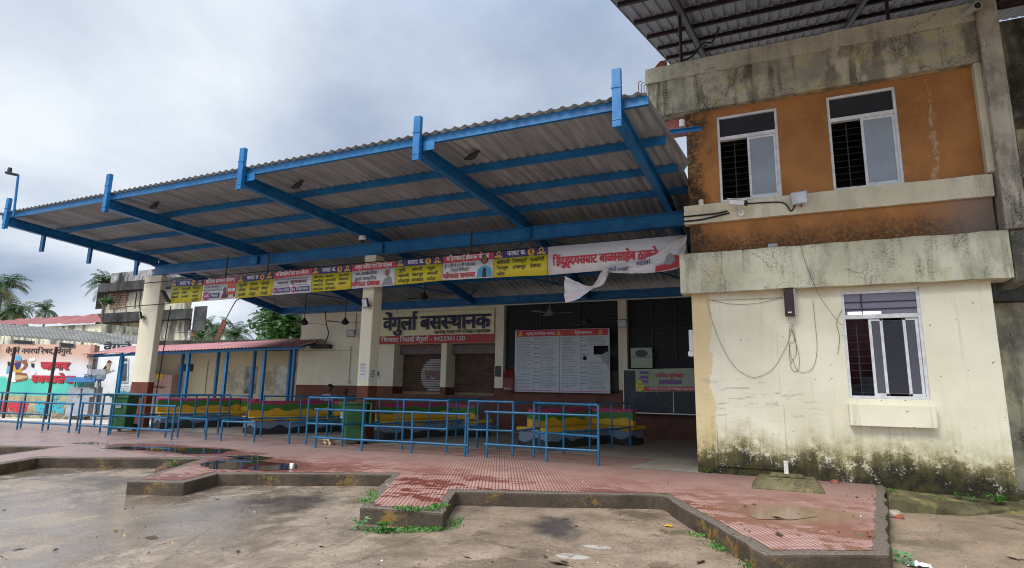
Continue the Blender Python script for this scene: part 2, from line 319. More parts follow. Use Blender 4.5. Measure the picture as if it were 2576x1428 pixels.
def mk_mural():
    n = N('mural_wall')
    wv = n.f('ADD', n.z, n.mul(n.noise(.9, 3), .5))
    c = n.mix(n.sm(n.f('ADD', n.z, n.mul(n.noise(.7, 3), .5)), 2.3, 3.1), (.70, .68, .67), (.58, .37, .27))
    c = n.mix(n.sm(wv, 1.82, 2.0, 1, 0), c, (.09, .50, .39))
    c = n.mix(n.sm(n.z, .93, .95, 1, 0), c, n.mix(n.sm(n.noise(3, 5, .6), .3, .7), (.30, .26, .16), (.46, .40, .26)))
    c = n.mix(n.mul(n.sm(n.z, .0, .6, 1, 0), n.sm(n.noise(5, 5, .7), .35, .6), .8), c, (.07, .06, .035))
    c = n.mix(n.mul(n.sm(n.noise(2, 5, .6), .55, .72), .3), c, (.55, .42, .34)); return n.fin(c, .8, 0, .25)
def mk_leaf(name, a, b, tr=.25):
    n = N(name); oi = n.t.nodes.new('ShaderNodeObjectInfo')
    c = n.mix(n.sm(n.noise(1.7, 3), .35, .65), a, b); c = n.mix(n.mul(n.sm(n.noise(23, 2), .5, .7), .5), c, tuple(q * 1.5 for q in b))
    n.b.inputs['Subsurface Weight'].default_value = 0
    tb = n.t.nodes.new('ShaderNodeBsdfTranslucent'); n.put(tb.inputs[0], c); ms = n.t.nodes.new('ShaderNodeMixShader'); ms.inputs[0].default_value = tr
    n.fin(c, .5, 0, .35); n.L(n.b.outputs[0], ms.inputs[1]); n.L(tb.outputs[0], ms.inputs[2]); n.L(ms.outputs[0], n.out.inputs[0]); return n.m
def mk_glass(name, tint, tr):
    n = N(name); t = n.t.nodes.new('ShaderNodeBsdfTransparent'); t.inputs[0].default_value = (*tint, 1)
    n.fin((.045, .05, .055), .1, 0, .7); ms = n.t.nodes.new('ShaderNodeMixShader'); ms.inputs[0].default_value = tr
    n.L(n.b.outputs[0], ms.inputs[1]); n.L(t.outputs[0], ms.inputs[2]); n.L(ms.outputs[0], n.out.inputs[0]); return n.m
def mk_vinyl(name, col, dirt=.25):
    n = N(name); c = n.mix(n.mul(n.sm(n.noise(1, 5, .6, n.scl(n.pos, (5, 5, .8))), .5, .75), dirt), col, tuple(q * .45 for q in col))
    n.bump(n.noise(2.4, 3), .25, .03); return n.fin(c, .38, 0, .4)
def mk_shutter():
    n = N('rolling_shutter'); k = n.f('ABSOLUTE', n.f('SUBTRACT', n.f('FRACT', n.f('DIVIDE', n.z, .085)), .5))
    c = n.mix(n.sm(n.noise(2.5, 6, .65), .3, .7), (.095, .06, .042), (.155, .105, .075)); c = n.mix(n.sm(k, .4, .5), c, (.04, .022, .014))
    n.bump(n.f('SUBTRACT', 1., n.mul(k, 2.)), .8, .03); return n.fin(c, .55, 0, .35)
def mk_water():
    n = N('puddle_water'); n.bump(n.noise(5, 2), .02, .01); return n.fin((.028, .02, .014), .03, 0, .6)

BLUE = mk_blue(); RAIL = mk_rail()
SHEET = mk_sheet('canopy_sheet', (.235, .262, .285), (.385, .418, .44), (.26, .225, .205))
PINKROOF = mk_sheet('pink_sheet', (.36, .14, .14), (.52, .22, .22), (.30, .2, .18))
SHEDROOF = mk_sheet('shed_sheet', (.19, .17, .175), (.28, .25, .25), (.24, .14, .13))
REDSHEET = mk_sheet('red_sheet', (.22, .055, .05), (.32, .09, .08), (.16, .06, .05))
CREAM = mk_cream_wall()
PARAPET = mk_slab('parapet_concrete', (.30, .275, .21), (.56, .52, .40), 7, 8.1, .95, .5)
COPING = mk_slab('coping_concrete', (.42, .39, .30), (.56, .52, .41), 7, 9.5, .35, .15)
LEDGE = mk_slab('ledge_concrete', (.52, .50, .35), (.72, .71, .55), 3.4, 4.2, .5, .35)
SILL = mk_slab('sill_concrete', (.58, .53, .38), (.70, .65, .49), 4.7, 6.3, .18, .15)
FIN = mk_slab('fin_concrete', (.34, .30, .24), (.54, .49, .40), 3.5, 9, .85, .1)
DARKCON = mk_slab('black_stained_concrete', (.07, .07, .06), (.26, .25, .21), 3, 9.5, 1., .25)
SOOT = mk_slab('sooty_concrete', (.030, .030, .028), (.085, .085, .08), 4, 8, .8, .02)
OLDWALL = mk_slab('stained_cream_wall', (.30, .28, .22), (.66, .60, .42), 2, 9.3, .75, .15)
ORANGE = mk_orange(); PAVER = mk_paver(); FLOOR = mk_floor(); ROAD = mk_road(); KERB = mk_kerb(); BENCH = mk_bench()
DADO = mk_dado(); ASB = mk_asbestos(); MURAL = mk_mural(); SHUT = mk_shutter(); WATER = mk_water()
YARD = plain('pale_concrete_yard', (.55, .51, .45), .5, 0, .2, .7)
ALU = plain('white_aluminium', (.62, .63, .63), .4, 0, .16, 7)
FROST = plain('frosted_pane', (.26, .30, .34), .35, 0, .08, 2)
GLASS = mk_glass('tinted_glass', (.75, .72, .75), .62); SGLASS = mk_glass('sash_glass', (.7, .7, .74), .55); SGLASS.node_tree.nodes['Principled BSDF'].inputs['Base Color'].default_value = (.15, .15, .18, 1); OGLASS = mk_glass('office_glass', (.8, .78, .85), .45); OGLASS.node_tree.nodes['Principled BSDF'].inputs['Base Color'].default_value = (.30, .28, .34, 1); DGLASS = mk_glass('dark_glass', (.25, .27, .28), .3)  # office glass: pale lilac base colour stands in for a bright reflection
BARS = plain('black_iron', (.02, .02, .022), .5); RUST = plain('rusty_steel', (.13, .055, .03), .8, 0, .4, 9)
BROWNIRON = plain('dark_brown_iron', (.035, .018, .018), .6)
MAROON = plain('maroon_room', (.16, .045, .07), .6); ROOM = plain('dim_room', (.10, .085, .075), .8)
WHITE = plain('white_paint', (.78, .78, .76), .6, 0, .06); BLACK = plain('black_plastic', (.012, .012, .014), .4)
GREYPL = plain('grey_plastic', (.35, .36, .37), .5); CERAMIC = plain('white_ceramic', (.75, .73, .66), .25, 0, .08)
WIRE = plain('black_cable', (.012, .012, .012), .5); WIRE2 = plain('brown_cable', (.13, .09, .05), .6)
GREENBIN = plain('green_plastic', (.032, .125, .042), .42, 0, .25, 3); RUBBER = plain('tyre_rubber', (.02, .02, .02), .7)
PVC = plain('grey_pvc', (.42, .43, .42), .4); PAPER = plain('white_paper', (.72, .72, .70), .8, 0, .05)
STEEL = plain('stainless_steel', (.42, .44, .46), .3, .6, .15)
def mk_far(name, base, light, dark):
    n = N(name); st = n.noise(1, 6, .65, n.scl(n.pos, (1.1, 1.1, .22)), .3); big = n.noise(.5, 6, .65)
    c = n.mix(n.sm(big, .35, .62), base, light); c = n.mix(n.mul(n.sm(st, .46, .58), dark), c, (.028, .028, .026)); c = n.mix(n.mul(n.sm(n.noise(2.5, 6, .75), .55, .62), dark, .7), c, (.05, .05, .045)); return n.fin(c, .9, 0, .2)
FARWALL = mk_far('far_cream_wall', (.40, .38, .33), (.66, .61, .46), .75); FARSOOT = mk_far('far_soot_slab', (.028, .028, .027), (.075, .075, .072), .8); FARDARK = mk_far('far_black_wall', (.12, .12, .115), (.42, .42, .41), 1.)
MOSSY = mk_slab('mossy_concrete', (.085, .075, .035), (.17, .15, .08), -1, .9, .7, .3)
BRICK = plain('brick_red', (.26, .08, .05), .85, 0, .35, 12); STONE = plain('stone', (.30, .26, .2), .85, 0, .4, 9)
LEAF = mk_leaf('weed_leaf', (.045, .15, .022), (.09, .24, .035)); LEAF2 = mk_leaf('tree_leaf', (.022, .07, .014), (.055, .13, .022))
PALM = mk_leaf('palm_leaf', (.022, .06, .018), (.06, .11, .03)); PALMDRY = mk_leaf('dry_frond', (.16, .13, .05), (.22, .18, .08))
BARK = plain('palm_bark', (.16, .13, .10), .9, 0, .3, 6)
V_Y = mk_vinyl('yellow_vinyl', (.66, .58, .035)); V_N = mk_vinyl('navy_vinyl', (.035, .025, .16)); V_R = mk_vinyl('red_vinyl', (.52, .03, .045))
V_W = mk_vinyl('white_vinyl', (.72, .71, .72), .18); V_C = mk_vinyl('cream_vinyl', (.78, .74, .44), .2); V_DN = mk_vinyl('dark_navy_ink', (.014, .010, .045), .1); V_DR = mk_vinyl('crimson_vinyl', (.42, .022, .03))
V_M = mk_vinyl('magenta_vinyl', (.48, .02, .22)); V_K = mk_vinyl('black_ink', (.02, .02, .022), .1); V_G = mk_vinyl('pale_green_vinyl', (.33, .40, .27), .2)
V_O = mk_vinyl('orange_ink', (.55, .11, .03)); V_B = mk_vinyl('sky_blue_ink', (.08, .36, .58)); V_S = mk_vinyl('skin_ink', (.22, .10, .05), .1)
V_GR = mk_vinyl('grey_ink', (.28, .29, .29)); V_GOLD = mk_vinyl('gold_ink', (.60, .34, .04)); V_BD = mk_vinyl('brown_ink', (.16, .035, .03))
V_T = mk_vinyl('teal_ink', (.05, .38, .46)); V_P = mk_vinyl('violet_ink', (.16, .06, .25))

# ------------------------------------------------------------------ mesh builder
class MB:
    def __init__(s): s.v = []; s.f = []; s.mi = []; s.sm = []
    def add(s, vs, fs, m=0, smooth=False):
        o = len(s.v); s.v += [Vector(p) for p in vs]
        for q in fs: s.f.append([i + o for i in q]); s.mi.append(m); s.sm.append(smooth)
    def box(s, x0, x1, y0, y1, z0, z1, m=0):
        s.add([(x0, y0, z0), (x1, y0, z0), (x1, y1, z0), (x0, y1, z0), (x0, y0, z1), (x1, y0, z1), (x1, y1, z1), (x0, y1, z1)],
              [(0, 3, 2, 1), (4, 5, 6, 7), (0, 1, 5, 4), (1, 2, 6, 5), (2, 3, 7, 6), (3, 0, 4, 7)], m)
    def hexa(s, a, b, m=0):             # bottom quad, top quad
        s.add(list(a) + list(b), [(0, 3, 2, 1), (4, 5, 6, 7), (0, 1, 5, 4), (1, 2, 6, 5), (2, 3, 7, 6), (3, 0, 4, 7)], m)
    def bar(s, p, q, w, h, up=(0, 0, 1), m=0):
        p, q, up = Vector(p), Vector(q), Vector(up); d = (q - p).normalized(); a = d.cross(up).normalized(); b = a.cross(d)
        a *= w / 2; b *= h / 2
        s.hexa([p - a - b, p + a - b, p + a + b, p - a + b], [q - a - b, q + a - b, q + a + b, q - a + b], m)
    def tube(s, pts, r, seg=10, m=0, caps=True):
        pts = [Vector(p) for p in pts]; n = len(pts); rs = r if isinstance(r, (list, tuple)) else [r] * n
        d0 = (pts[1] - pts[0]).normalized(); a = d0.orthogonal().normalized(); vs = []
        for i, p in enumerate(pts):
            d = (pts[min(i + 1, n - 1)] - pts[max(i - 1, 0)]).normalized()
            a = (a - d * a.dot(d)).normalized(); b = d.cross(a)
            for k in range(seg):
                t = 2 * math.pi * k / seg; vs.append(p + (a * math.cos(t) + b * math.sin(t)) * rs[i])
        fs = [(i * seg + k, i * seg + (k + 1) % seg, (i + 1) * seg + (k + 1) % seg, (i + 1) * seg + k) for i in range(n - 1) for k in range(seg)]
        s.add(vs, fs, m, True)
        if caps: s.add(vs[:seg], [tuple(range(seg))[::-1]], m); s.add(vs[-seg:], [tuple(range(seg))], m)
    def lathe(s, prof, c, seg=14, m=0, axis='Z'):
        c = Vector(c); vs = []
        for r, h in prof:
            for k in range(seg):
                t = 2 * math.pi * k / seg; q = (r * math.cos(t), r * math.sin(t), h)
                vs.append(c + Vector(q if axis == 'Z' else (q[0], q[2], q[1]) if axis == 'Y' else (q[2], q[0], q[1])))
        n = len(prof)
        s.add(vs, [(i * seg + k, i * seg + (k + 1) % seg, (i + 1) * seg + (k + 1) % seg, (i + 1) * seg + k) for i in range(n - 1) for k in range(seg)], m, True)
        s.add(vs[:seg], [tuple(range(seg))[::-1]], m); s.add(vs[-seg:], [tuple(range(seg))], m)
    def prism(s, poly, z0, z1, m=0):
        n = len(poly); s.add([(x, y, z0) for x, y in poly] + [(x, y, z1) for x, y in poly],
            [tuple(range(n))[::-1], tuple(range(n, 2 * n))] + [(i, (i + 1) % n, n + (i + 1) % n, n + i) for i in range(n)], m)
    def sheet(s, poly, z, m=0): s.add([(x, y, z) for x, y in poly], [tuple(range(len(poly)))], m)
    def grid(s, fn, nu, nv, m=0, smooth=True):
        vs = [fn(i / nu, j / nv) for j in range(nv + 1) for i in range(nu + 1)]
        s.add(vs, [(j * (nu + 1) + i, j * (nu + 1) + i + 1, (j + 1) * (nu + 1) + i + 1, (j + 1) * (nu + 1) + i) for j in range(nv) for i in range(nu)], m, smooth)
    def build(s, name, mats, parent=None, bevel=0., solid=0.):
        me = bpy.data.meshes.new(name); o = bpy.data.objects.new(name, me); COL.objects.link(o)
        off = Vector((0, 0, 0))
        if parent is not None:
            q = parent
            while q is not None: off += q.location; q = q.parent
            o.parent = parent
        me.from_pydata([v - off for v in s.v], [], s.f)
        for m in (mats if isinstance(mats, (list, tuple)) else [mats]): me.materials.append(m)
        me.polygons.foreach_set('material_index', s.mi); me.polygons.foreach_set('use_smooth', s.sm); me.update()
        if solid:
            q = o.modifiers.new('solid', 'SOLIDIFY'); q.thickness = solid; q.offset = 0
        if bevel:
            q = o.modifiers.new('bevel', 'BEVEL'); q.width = bevel; q.segments = 2; q.limit_method = 'ANGLE'; q.angle_limit = R(40)
        return o
def tag(o, label=None, cat=None, group=None, kind=None):
    if label: o['label'] = label
    if cat: o['category'] = cat
    if group: o['group'] = group
    if kind: o['kind'] = kind
    return o
def empty(name, loc, label, cat, group=None):
    o = bpy.data.objects.new(name, None); COL.objects.link(o); o.location = loc; o.empty_display_size = .2
    return tag(o, label, cat, group)
def copy_tree(o, parent=None):
    c = o.copy(); COL.objects.link(c)
    if parent is not None: c.parent = parent
    for ch in list(o.children): copy_tree(ch, c)
    return c
def struct(o): return tag(o, kind='structure')

# ------------------------------------------------------------------ lettering: Devanagari laid out by hand, flat faces on the sign
_gl = {}
def _raw(t, bold):
    c = bpy.data.curves.new('glyph', 'FONT'); c.body = t; c.size = 1; c.offset = bold; c.resolution_u = 2
    o = bpy.data.objects.new('glyph', c); COL.objects.link(o)
    dg = bpy.context.evaluated_depsgraph_get(); dg.update(); ev = o.evaluated_get(dg); me = ev.to_mesh()
    vs = [(v.co.x, v.co.y) for v in me.vertices]; fs = [tuple(p.vertices) for p in me.polygons]
    ev.to_mesh_clear(); bpy.data.objects.remove(o); bpy.data.curves.remove(c)
    return vs, fs
def glyph(ch, bold):
    k = (ch, bold)
    if k not in _gl:
        vs, fs = _raw(ch, bold)
        ref = max(p[0] for p in _raw('\u093e', bold)[0]) if ('ref', bold) not in _gl else _gl[('ref', bold)]
        _gl[('ref', bold)] = ref
        adv = max(p[0] for p in _raw(ch + '\u093e', bold)[0]) - ref
        _gl[k] = (vs, fs, adv)
    return _gl[k]
def clipx(vs, fs, xc):
    ov, of = [], []
    for f in fs:
        p = [vs[i] for i in f]; q = []
        for i in range(len(p)):
            a, b = p[i - 1], p[i]; ia, ib = a[0] <= xc, b[0] <= xc
            if ia != ib:
                t = (xc - a[0]) / (b[0] - a[0]); q.append((xc, a[1] + t * (b[1] - a[1])))
            if ib: q.append(b)
        if len(q) > 2:
            o = len(ov); ov += q; of.append(tuple(range(o, o + len(q))))
    return ov, of
CONS = lambda c: '\u0915' <= c <= '\u0939'
NOSTEM = set('कटठडढदहछररफङझळ')
def layout(text, bold):
    out = []; pen = 0.; i = 0; n = len(text); H = .66; hw = .045 + bold
    def stroke(pts, wd):
        for a, b in zip(pts, pts[1:]):
            dx, dy = b[0] - a[0], b[1] - a[1]; l = math.hypot(dx, dy); nx, ny = -dy / l * wd, dx / l * wd
            out.append(([(a[0] - nx, a[1] - ny), (b[0] - nx, b[1] - ny), (b[0] + nx, b[1] + ny), (a[0] + nx, a[1] + ny)], [(0, 1, 2, 3)], 0))
    def put(ch):
        nonlocal pen
        vs, fs, adv = glyph(ch, bold); out.append((vs, fs, pen)); pen += adv
    while i < n:
        c = text[i]
        if c == ' ': pen += .26; i += 1; continue
        if not CONS(c): put(c); i += 1; continue
        seq = [c]; j = i + 1
        while j + 1 < n and text[j] == '\u094d' and CONS(text[j + 1]): seq.append(text[j + 1]); j += 2
        vir = j < n and text[j] == '\u094d'
        if vir: j += 1
        mt = []
        while j < n and ('\u093e' <= text[j] <= '\u094c' or text[j] in '\u0901\u0902\u0903'): mt.append(text[j]); j += 1
        reph = len(seq) > 1 and seq[0] == 'र'
        if reph: seq = seq[1:]
        rak = len(seq) > 1 and seq[-1] == 'र'
        if rak: seq = seq[:-1]
        if '\u093f' in mt: put('\u093f'); mt.remove('\u093f')
        for k, q in enumerate(seq):
            if k < len(seq) - 1 and q not in NOSTEM:
                vs, fs, adv = glyph(q, bold); xc = adv - .15 - bold; a, b = clipx(vs, fs, xc); out.append((a, b, pen)); pen += xc
            else:
                put(q)
                if k < len(seq) - 1: put('\u094d')
        if rak:
            if seq[-1] in 'टठड': stroke([(pen - .5, -.2), (pen - .32, -.05), (pen - .14, -.2)], .03 + bold * .7)
            else: stroke([(pen - .14, .26), (pen - .42, .06)], .035 + bold * .7)
        if vir: put('\u094d')
        for q in mt: put(q)
        if reph:
            x = pen - .09 - (.02 if mt else .0); stroke([(x, H - .04), (x - .07, H + .1), (x - .02, H + .2), (x + .09, H + .18)], .03 + bold * .6)
        i = j
    return out, pen
def write(mb, text, o, r, u, h, width=None, bold=.02, m=0, align='L', lift=.0):
    """letters h tall from baseline to head line, written from o along r, standing along u"""
    if not text.strip(): return 0
    o, r, u = Vector(o), Vector(r).normalized(), Vector(u).normalized(); nrm = r.cross(u)
    bb = bold; bold = 0.; gl, tot = layout(text, 0.); sy = h / .66; sx = sy if not width else min(sy * 1.6, width / max(tot, .01))
    if width and align == 'F': sx = width / tot
    x0 = 0 if align in 'LF' else -tot * sx / 2 if align == 'C' else -tot * sx
    sh_ = [(0, 0)] if bb * h / .66 < .0012 else [(-bb, 0), (bb, 0)] if h < .1 else [(-bb, -bb * .5), (-bb, bb * .5), (bb, -bb * .5), (bb, bb * .5)]
    for k, (vs, fs, pen) in enumerate(gl):
        for j, (ax, ay) in enumerate(sh_):
            d = .0012 + .0008 * (k % 4) + .00019 * j + lift
            mb.add([o + r * (x0 + (pen + x + ax) * sx) + u * ((y + ay) * sy) + nrm * d for x, y in vs], fs, m)
    return tot * sx
def flat(mb, o, r, u, pts, m, lift):
    o, r, u = Vector(o), Vector(r), Vector(u); nn = r.cross(u).normalized()
    mb.add([o + r * x + u * y + nn * lift for x, y in pts], [tuple(range(len(pts)))], m)
def disc(cx, cy, rx, ry=None, n=18): return [(cx + rx * math.cos(2 * math.pi * k / n), cy + (ry or rx) * math.sin(2 * math.pi * k / n)) for k in range(n)]
# ------------------------------------------------------------------ ground
def gz(x, y): return 0.
g = MB()
g.grid(lambda a, b: ((a - .5) * 900 - 20, b * 900 - 200, 0), 6, 6, smooth=False)
struct(g.build('ground', ROAD))
def inset(poly, d):
    n = len(poly); out = []
    for i in range(n):
        p0, p1, p2 = (Vector(poly[k % n]) for k in (i - 1, i, i + 1))
        a = (p1 - p0).normalized(); b = (p2 - p1).normalized(); na, nb = Vector((-a.y, a.x)), Vector((-b.y, b.x))
        m = (na + nb); m = m / max(m.length_squared, .3) * 2; out.append(p1 + m * d)
    return [(q.x, q.y) for q in out]
PZ = .19
pl = at(509, 1153, 'Z', PZ)
OUT = [(1.5, 10.94), (.87, 6.45), (-.15, 5.92), (-1.48, 8.48), (-4.07, 7.37), (-3.51, 6.06), (-4.54, 5.87), (-5.77, 8.23), (-8.15, 6.92), (-7.84, 6.09), (-8.59, 5.74),
       (pl.x, pl.y), (-12.5, 6.65), (-12.0, 5.7), (-13.0, 5.45), (-14.2, 7.8), (-16.9, 6.6), (-16.5, 5.8), (-17.4, 5.5), (-18.5, 7.8), (-21.2, 6.6), (-26, 6.6), (-26, 11.9), (-19.6, 12.95), (-19.6, 18.4), (1.5, 18.4)]
OUT = OUT[::-1] if sum(a[0] * b[1] - b[0] * a[1] for a, b in zip(OUT, OUT[1:] + OUT[:1])) < 0 else OUT
# kerb: broken up outline, a real step
def rough(poly, step, amp):
    out = []
    for i in range(len(poly)):
        a, b = Vector(poly[i]), Vector(poly[(i + 1) % len(poly)]); l = (b - a).length; k = max(1, int(l / step)) if a.y < 9.5 or b.y < 9.5 else 1
        nr = Vector((-(b - a).y, (b - a).x)).normalized()
        for j in range(k):
            p = a.lerp(b, j / k); out.append(tuple(p + nr * (rnd.uniform(-amp, amp) if 0 < j else 0)))
    return out
kerbpoly = rough(OUT, .2, .024)
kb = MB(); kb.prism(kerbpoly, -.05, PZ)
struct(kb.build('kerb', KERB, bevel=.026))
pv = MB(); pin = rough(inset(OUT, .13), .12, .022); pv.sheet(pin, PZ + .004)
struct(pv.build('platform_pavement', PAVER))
fl = MB(); fp = []
for u, v in ((1757, 1190), (1580, 1177), (1651, 1156), (1450, 1143), (1250, 1132), (1000, 1122), (800, 1108), (640, 1098), (430, 1082)):
    q = at(u, v, 'Z', PZ); fp.append((q.x, q.y))
fp += [(-19.4, 12.9), (-19.4, 18.3), (-1.2, 18.3), (-1.2, 11.2)]
fl.sheet(fp[::-1], PZ + .008); struct(fl.build('hall_floor', FLOOR))
yd = MB(); yd.sheet([(-90, 12.4), (-26.2, 12.0), (-19.7, 13.0), (-19.7, 60), (-90, 60)], .004); struct(yd.build('yard_pavement', YARD))
# standing water
def puddle(pix, z):
    m = MB(); pts = [at(u, v, 'Z', z) for u, v in pix]; c = sum(pts, Vector()) / len(pts); out = []
    for i in range(len(pts)):
        a, b = pts[i], pts[(i + 1) % len(pts)]
        for j in range(5):
            q = a.lerp(b, j / 5); dv = (q - c); k = 1 + .22 * mnoise.noise(q * 2.1) + .14 * mnoise.noise(q * 6); out.append((c.x + dv.x * k, c.y + dv.y * k))
    m.sheet(out, z); o = m.build('puddle', WATER); struct(o)
puddle(((250, 1127), (330, 1123), (420, 1124), (520, 1127), (600, 1131), (560, 1139), (470, 1141), (420, 1134), (330, 1131)), PZ + .0085)
puddle(((505, 1166), (560, 1156), (600, 1150), (660, 1160), (740, 1168), (760, 1178), (690, 1183), (600, 1181), (530, 1180)), PZ + .0085)
puddle(((560, 1146), (640, 1145), (690, 1151), (650, 1157), (590, 1153)), PZ + .0085)
WATER = plain('muddy_water', (.17, .09, .055), .09, 0, .2, 3, .5); puddle(((1890, 1294), (1960, 1280), (2040, 1284), (2065, 1297), (1990, 1308), (1910, 1304)), PZ + .0085)
puddle(((180, 1115), (230, 1111), (275, 1113), (240, 1118)), PZ + .0085)
# ramp slab and mossy soil beside the tongue
rm = MB(); a0, a1, b0, b1 = at(2237, 1287, 'Z', 0.), at(2436, 1298, 'Z', 0.), Vector((1.55, 10.6, 0)), Vector((3.0, 10.75, 0))
rm.hexa([(a0.x, a0.y, -.02), (a1.x, a1.y, -.02), (b1.x, b1.y, -.02), (b0.x, b0.y, -.02)], [(a0.x, a0.y, .2), (a1.x, a1.y, .03), (b1.x, b1.y, .06), (b0.x, b0.y, .21)])
tag(rm.build('ramp_slab', MOSSY, bevel=.02), 'mossy concrete ramp slab sloping down beside the tiled platform end', 'ramp')
sb = MB(); sb.grid(lambda a, b: (1.45 + a * 2.3, 10.35 + b * .85, -.01 + .19 * (b ** 1.6) * (1 - .55 * a) + .03 * mnoise.noise(Vector((a * 7, b * 4, 0)))), 24, 8)
struct(sb.build('mossy_soil', MOSSY))

# ------------------------------------------------------------------ the two storey station building
FY = 11.12
def holes_wall(mb, x0, x1, z0, z1, y0, y1, holes, m=0):
    xs = sorted({x0, x1, *(h[0] for h in holes), *(h[1] for h in holes)})
    for a, b in zip(xs, xs[1:]):
        zs = [z0]
        for h in sorted(holes, key=lambda h: h[2]):
            if h[0] <= a and h[1] >= b: zs += [h[2], h[3]]
        zs.append(z1)
        for k in range(0, len(zs), 2): mb.box(a, b, y0, y1, zs[k], zs[k + 1], m)
HB = empty('station_building', (1, 11.2, 0), 'two storey stained cream and orange block with grey parapet', 'building')
LW = (1.13, 2.24, 1.53, 3.30); W1 = (-.71, .345, 5.10, 6.81); W2 = (1.16, 2.21, 5.09, 6.85)
m = MB(); holes_wall(m, -1.3, 3.18, -.1, 3.4, FY, FY + .2, [LW]); m.box(-1.3, -1.1, FY + .2, 18.1, -.1, 3.4); m.box(2.98, 3.18, FY + .2, 18, -.1, 3.4)
m.build('ground_floor_wall', CREAM, HB)
m = MB(); holes_wall(m, -1.28, 3.34, 4.1, 7.0, FY, FY + .2, [W1, W2]); m.box(-1.28, -1.08, FY + .2, 18, 4.1, 7.0); m.box(3.14, 3.34, FY + .2, 18, 4.1, 7.0)
m.build('upper_floor_wall', ORANGE, HB)
def crumbly(x0, x1, y0, y1, z0, z1, name, mat, amp=.012, seg=40):
    m = MB()
    def ed(i, s): return amp * (mnoise.noise(Vector((i * .37, s * 9.1, x0))) + .5 * mnoise.noise(Vector((i * 1.3, s * 5, z0))))
    for i in range(seg):
        a, b = x0 + (x1 - x0) * i / seg, x0 + (x1 - x0) * (i + 1) / seg
        m.add([(a, y0 + ed(i, 3) * .4, z0 + ed(i, 1)), (b, y0 + ed(i + 1, 3) * .4, z0 + ed(i + 1, 1)), (b, y0 + ed(i + 1, 4) * .4, z1 + ed(i + 1, 2)), (a, y0 + ed(i, 4) * .4, z1 + ed(i, 2)),
               (a, y1, z0), (b, y1, z0), (b, y1, z1), (a, y1, z1)], [(0, 1, 2, 3), (3, 2, 6, 7), (1, 0, 4, 5), (5, 4, 7, 6)] + ([(0, 3, 7, 4)] if i == 0 else []) + ([(1, 5, 6, 2)] if i == seg - 1 else []))
    return m.build(name, mat, HB)
crumbly(-1.47, 3.43, 10.95, FY + .3, 3.38, 4.12, 'lower_ledge', LEDGE)
crumbly(-1.37, 3.36, 11.05, FY + .1, 4.715, 5.075, 'sill_ledge', SILL, .007)
crumbly(-1.98, 3.38, 10.98, FY + .5, 6.97, 7.69, 'parapet', PARAPET)
crumbly(-2.02, 3.38, 10.95, FY + .35, 7.693, 8.01, 'parapet_coping', COPING, .016)
m = MB(); m.box(3.385, 3.66, 10.86, 11.9, 4.125, 8.3); m.build('corner_fin', FIN, HB, bevel=.02)
m = MB(); m.box(3.29, 3.383, 10.99, FY + .05, 5.09, 6.96); m.build('fin_reveal', SILL, HB)
m = MB(); m.box(3.44, 3.66, 10.93, 11.85, 3.3, 4.12); m.build('broken_ledge_end', DARKCON, HB, bevel=.05)
m = MB(); m.box(-1.75, -1.285, FY + .12, FY + .5, 6.74, 6.965); m.build('pink_beam_end', plain('pink_plaster', (.42, .15, .13), .8), HB)
m = MB(); m.box(1.1, 2.27, 10.98, FY, 1.10, 1.44); m.build('planter_box_sill', CREAM, HB, bevel=.008)
# slabs and rooms behind the windows
m = MB(); m.box(-1.1, 3.0, FY + .3, 18, 3.45, 4.05); m.box(-1.1, 3.1, FY + .5, 18, 7.02, 7.2); m.box(-1.25, 3.3, 17.8, 18, -.1, 7); m.build('floor_slab', DARKCON, HB)
m = MB(); m.box(.4, 2.95, 14.4, 14.5, .2, 3.4); m.box(.35, .4, FY + .25, 14.5, .2, 3.4); m.box(2.9, 2.97, FY + .25, 14.4, .2, 3.4); m.build('office_room', MAROON, HB)
m = MB(); m.box(-1.05, 3.1, 14.4, 14.5, 4.1, 7); m.build('upper_room', ROOM, HB)
# timber strips and old fixings on the cream wall
m = MB()
m.box(.02, .1, 11.105, FY, 1.6, 2.63); m.box(.06, .14, 11.1, FY, .58, 1.42); m.box(-1.02, -.955, 11.1, FY, .24, 1.02); m.box(-.96, .2, 11.1, FY, .32, .385)
m.build('timber_batten', CREAM, HB)
def window(par, h, y, tr, xm, sash, top, grille=True, mid=False):
    x0, x1, z0, z1 = h; f = MB(); t = .045
    f.box(x0, x0 + t, y, y + .09, z0, z1); f.box(x1 - t, x1, y, y + .09, z0, z1); f.box(x0 + t, x1 - t, y, y + .09, z0, z0 + t); f.box(x0 + t, x1 - t, y, y + .09, z1 - t, z1)
    f.box(x0 + t, x1 - t, y - .006, y + .09, tr - .035, tr + .035)
    wd = f.build('window', ALU, par, bevel=.004)
    p = MB(); p.box(x0 + t, x1 - t, y + .04, y + .046, tr + .035, z1 - t); p.build('top_pane', top, wd)
    a = MB(); s = .042; zb, zt = z0 + t, tr - .035; xr = x1 - t
    for (q, r_) in sash:
        a.box(q, q + s, y + .02, y + .055, zb, zt); a.box(r_ - s, r_, y + .02, y + .055, zb, zt); a.box(q + s, r_ - s, y + .02, y + .055, zb, zb + s); a.box(q + s, r_ - s, y + .02, y + .055, zt - s, zt)
    so_ = a.build('sliding_sash', ALU, wd, bevel=.003)
    p = MB()
    for (q, r_) in sash: p.box(q + s, r_ - s, y + .035, y + .041, zb + s, zt - s)
    p.build('pane', FROST if not mid else SGLASS, so_)
    if grille:
        gq = MB(); k = 0; z = z0 + .1
        while z < tr - .06: gq.tube([(x0 + .03, y + .13, z), (x1 - .03, y + .13, z)], .006, 6); z += .118
        for q in (x0 + (xm - x0) * .55, xm + (x1 - xm) * .5): gq.box(q - .008, q + .008, y + .12, y + .135, z0, tr)
        gq.build('grille', BARS, wd)
    return wd
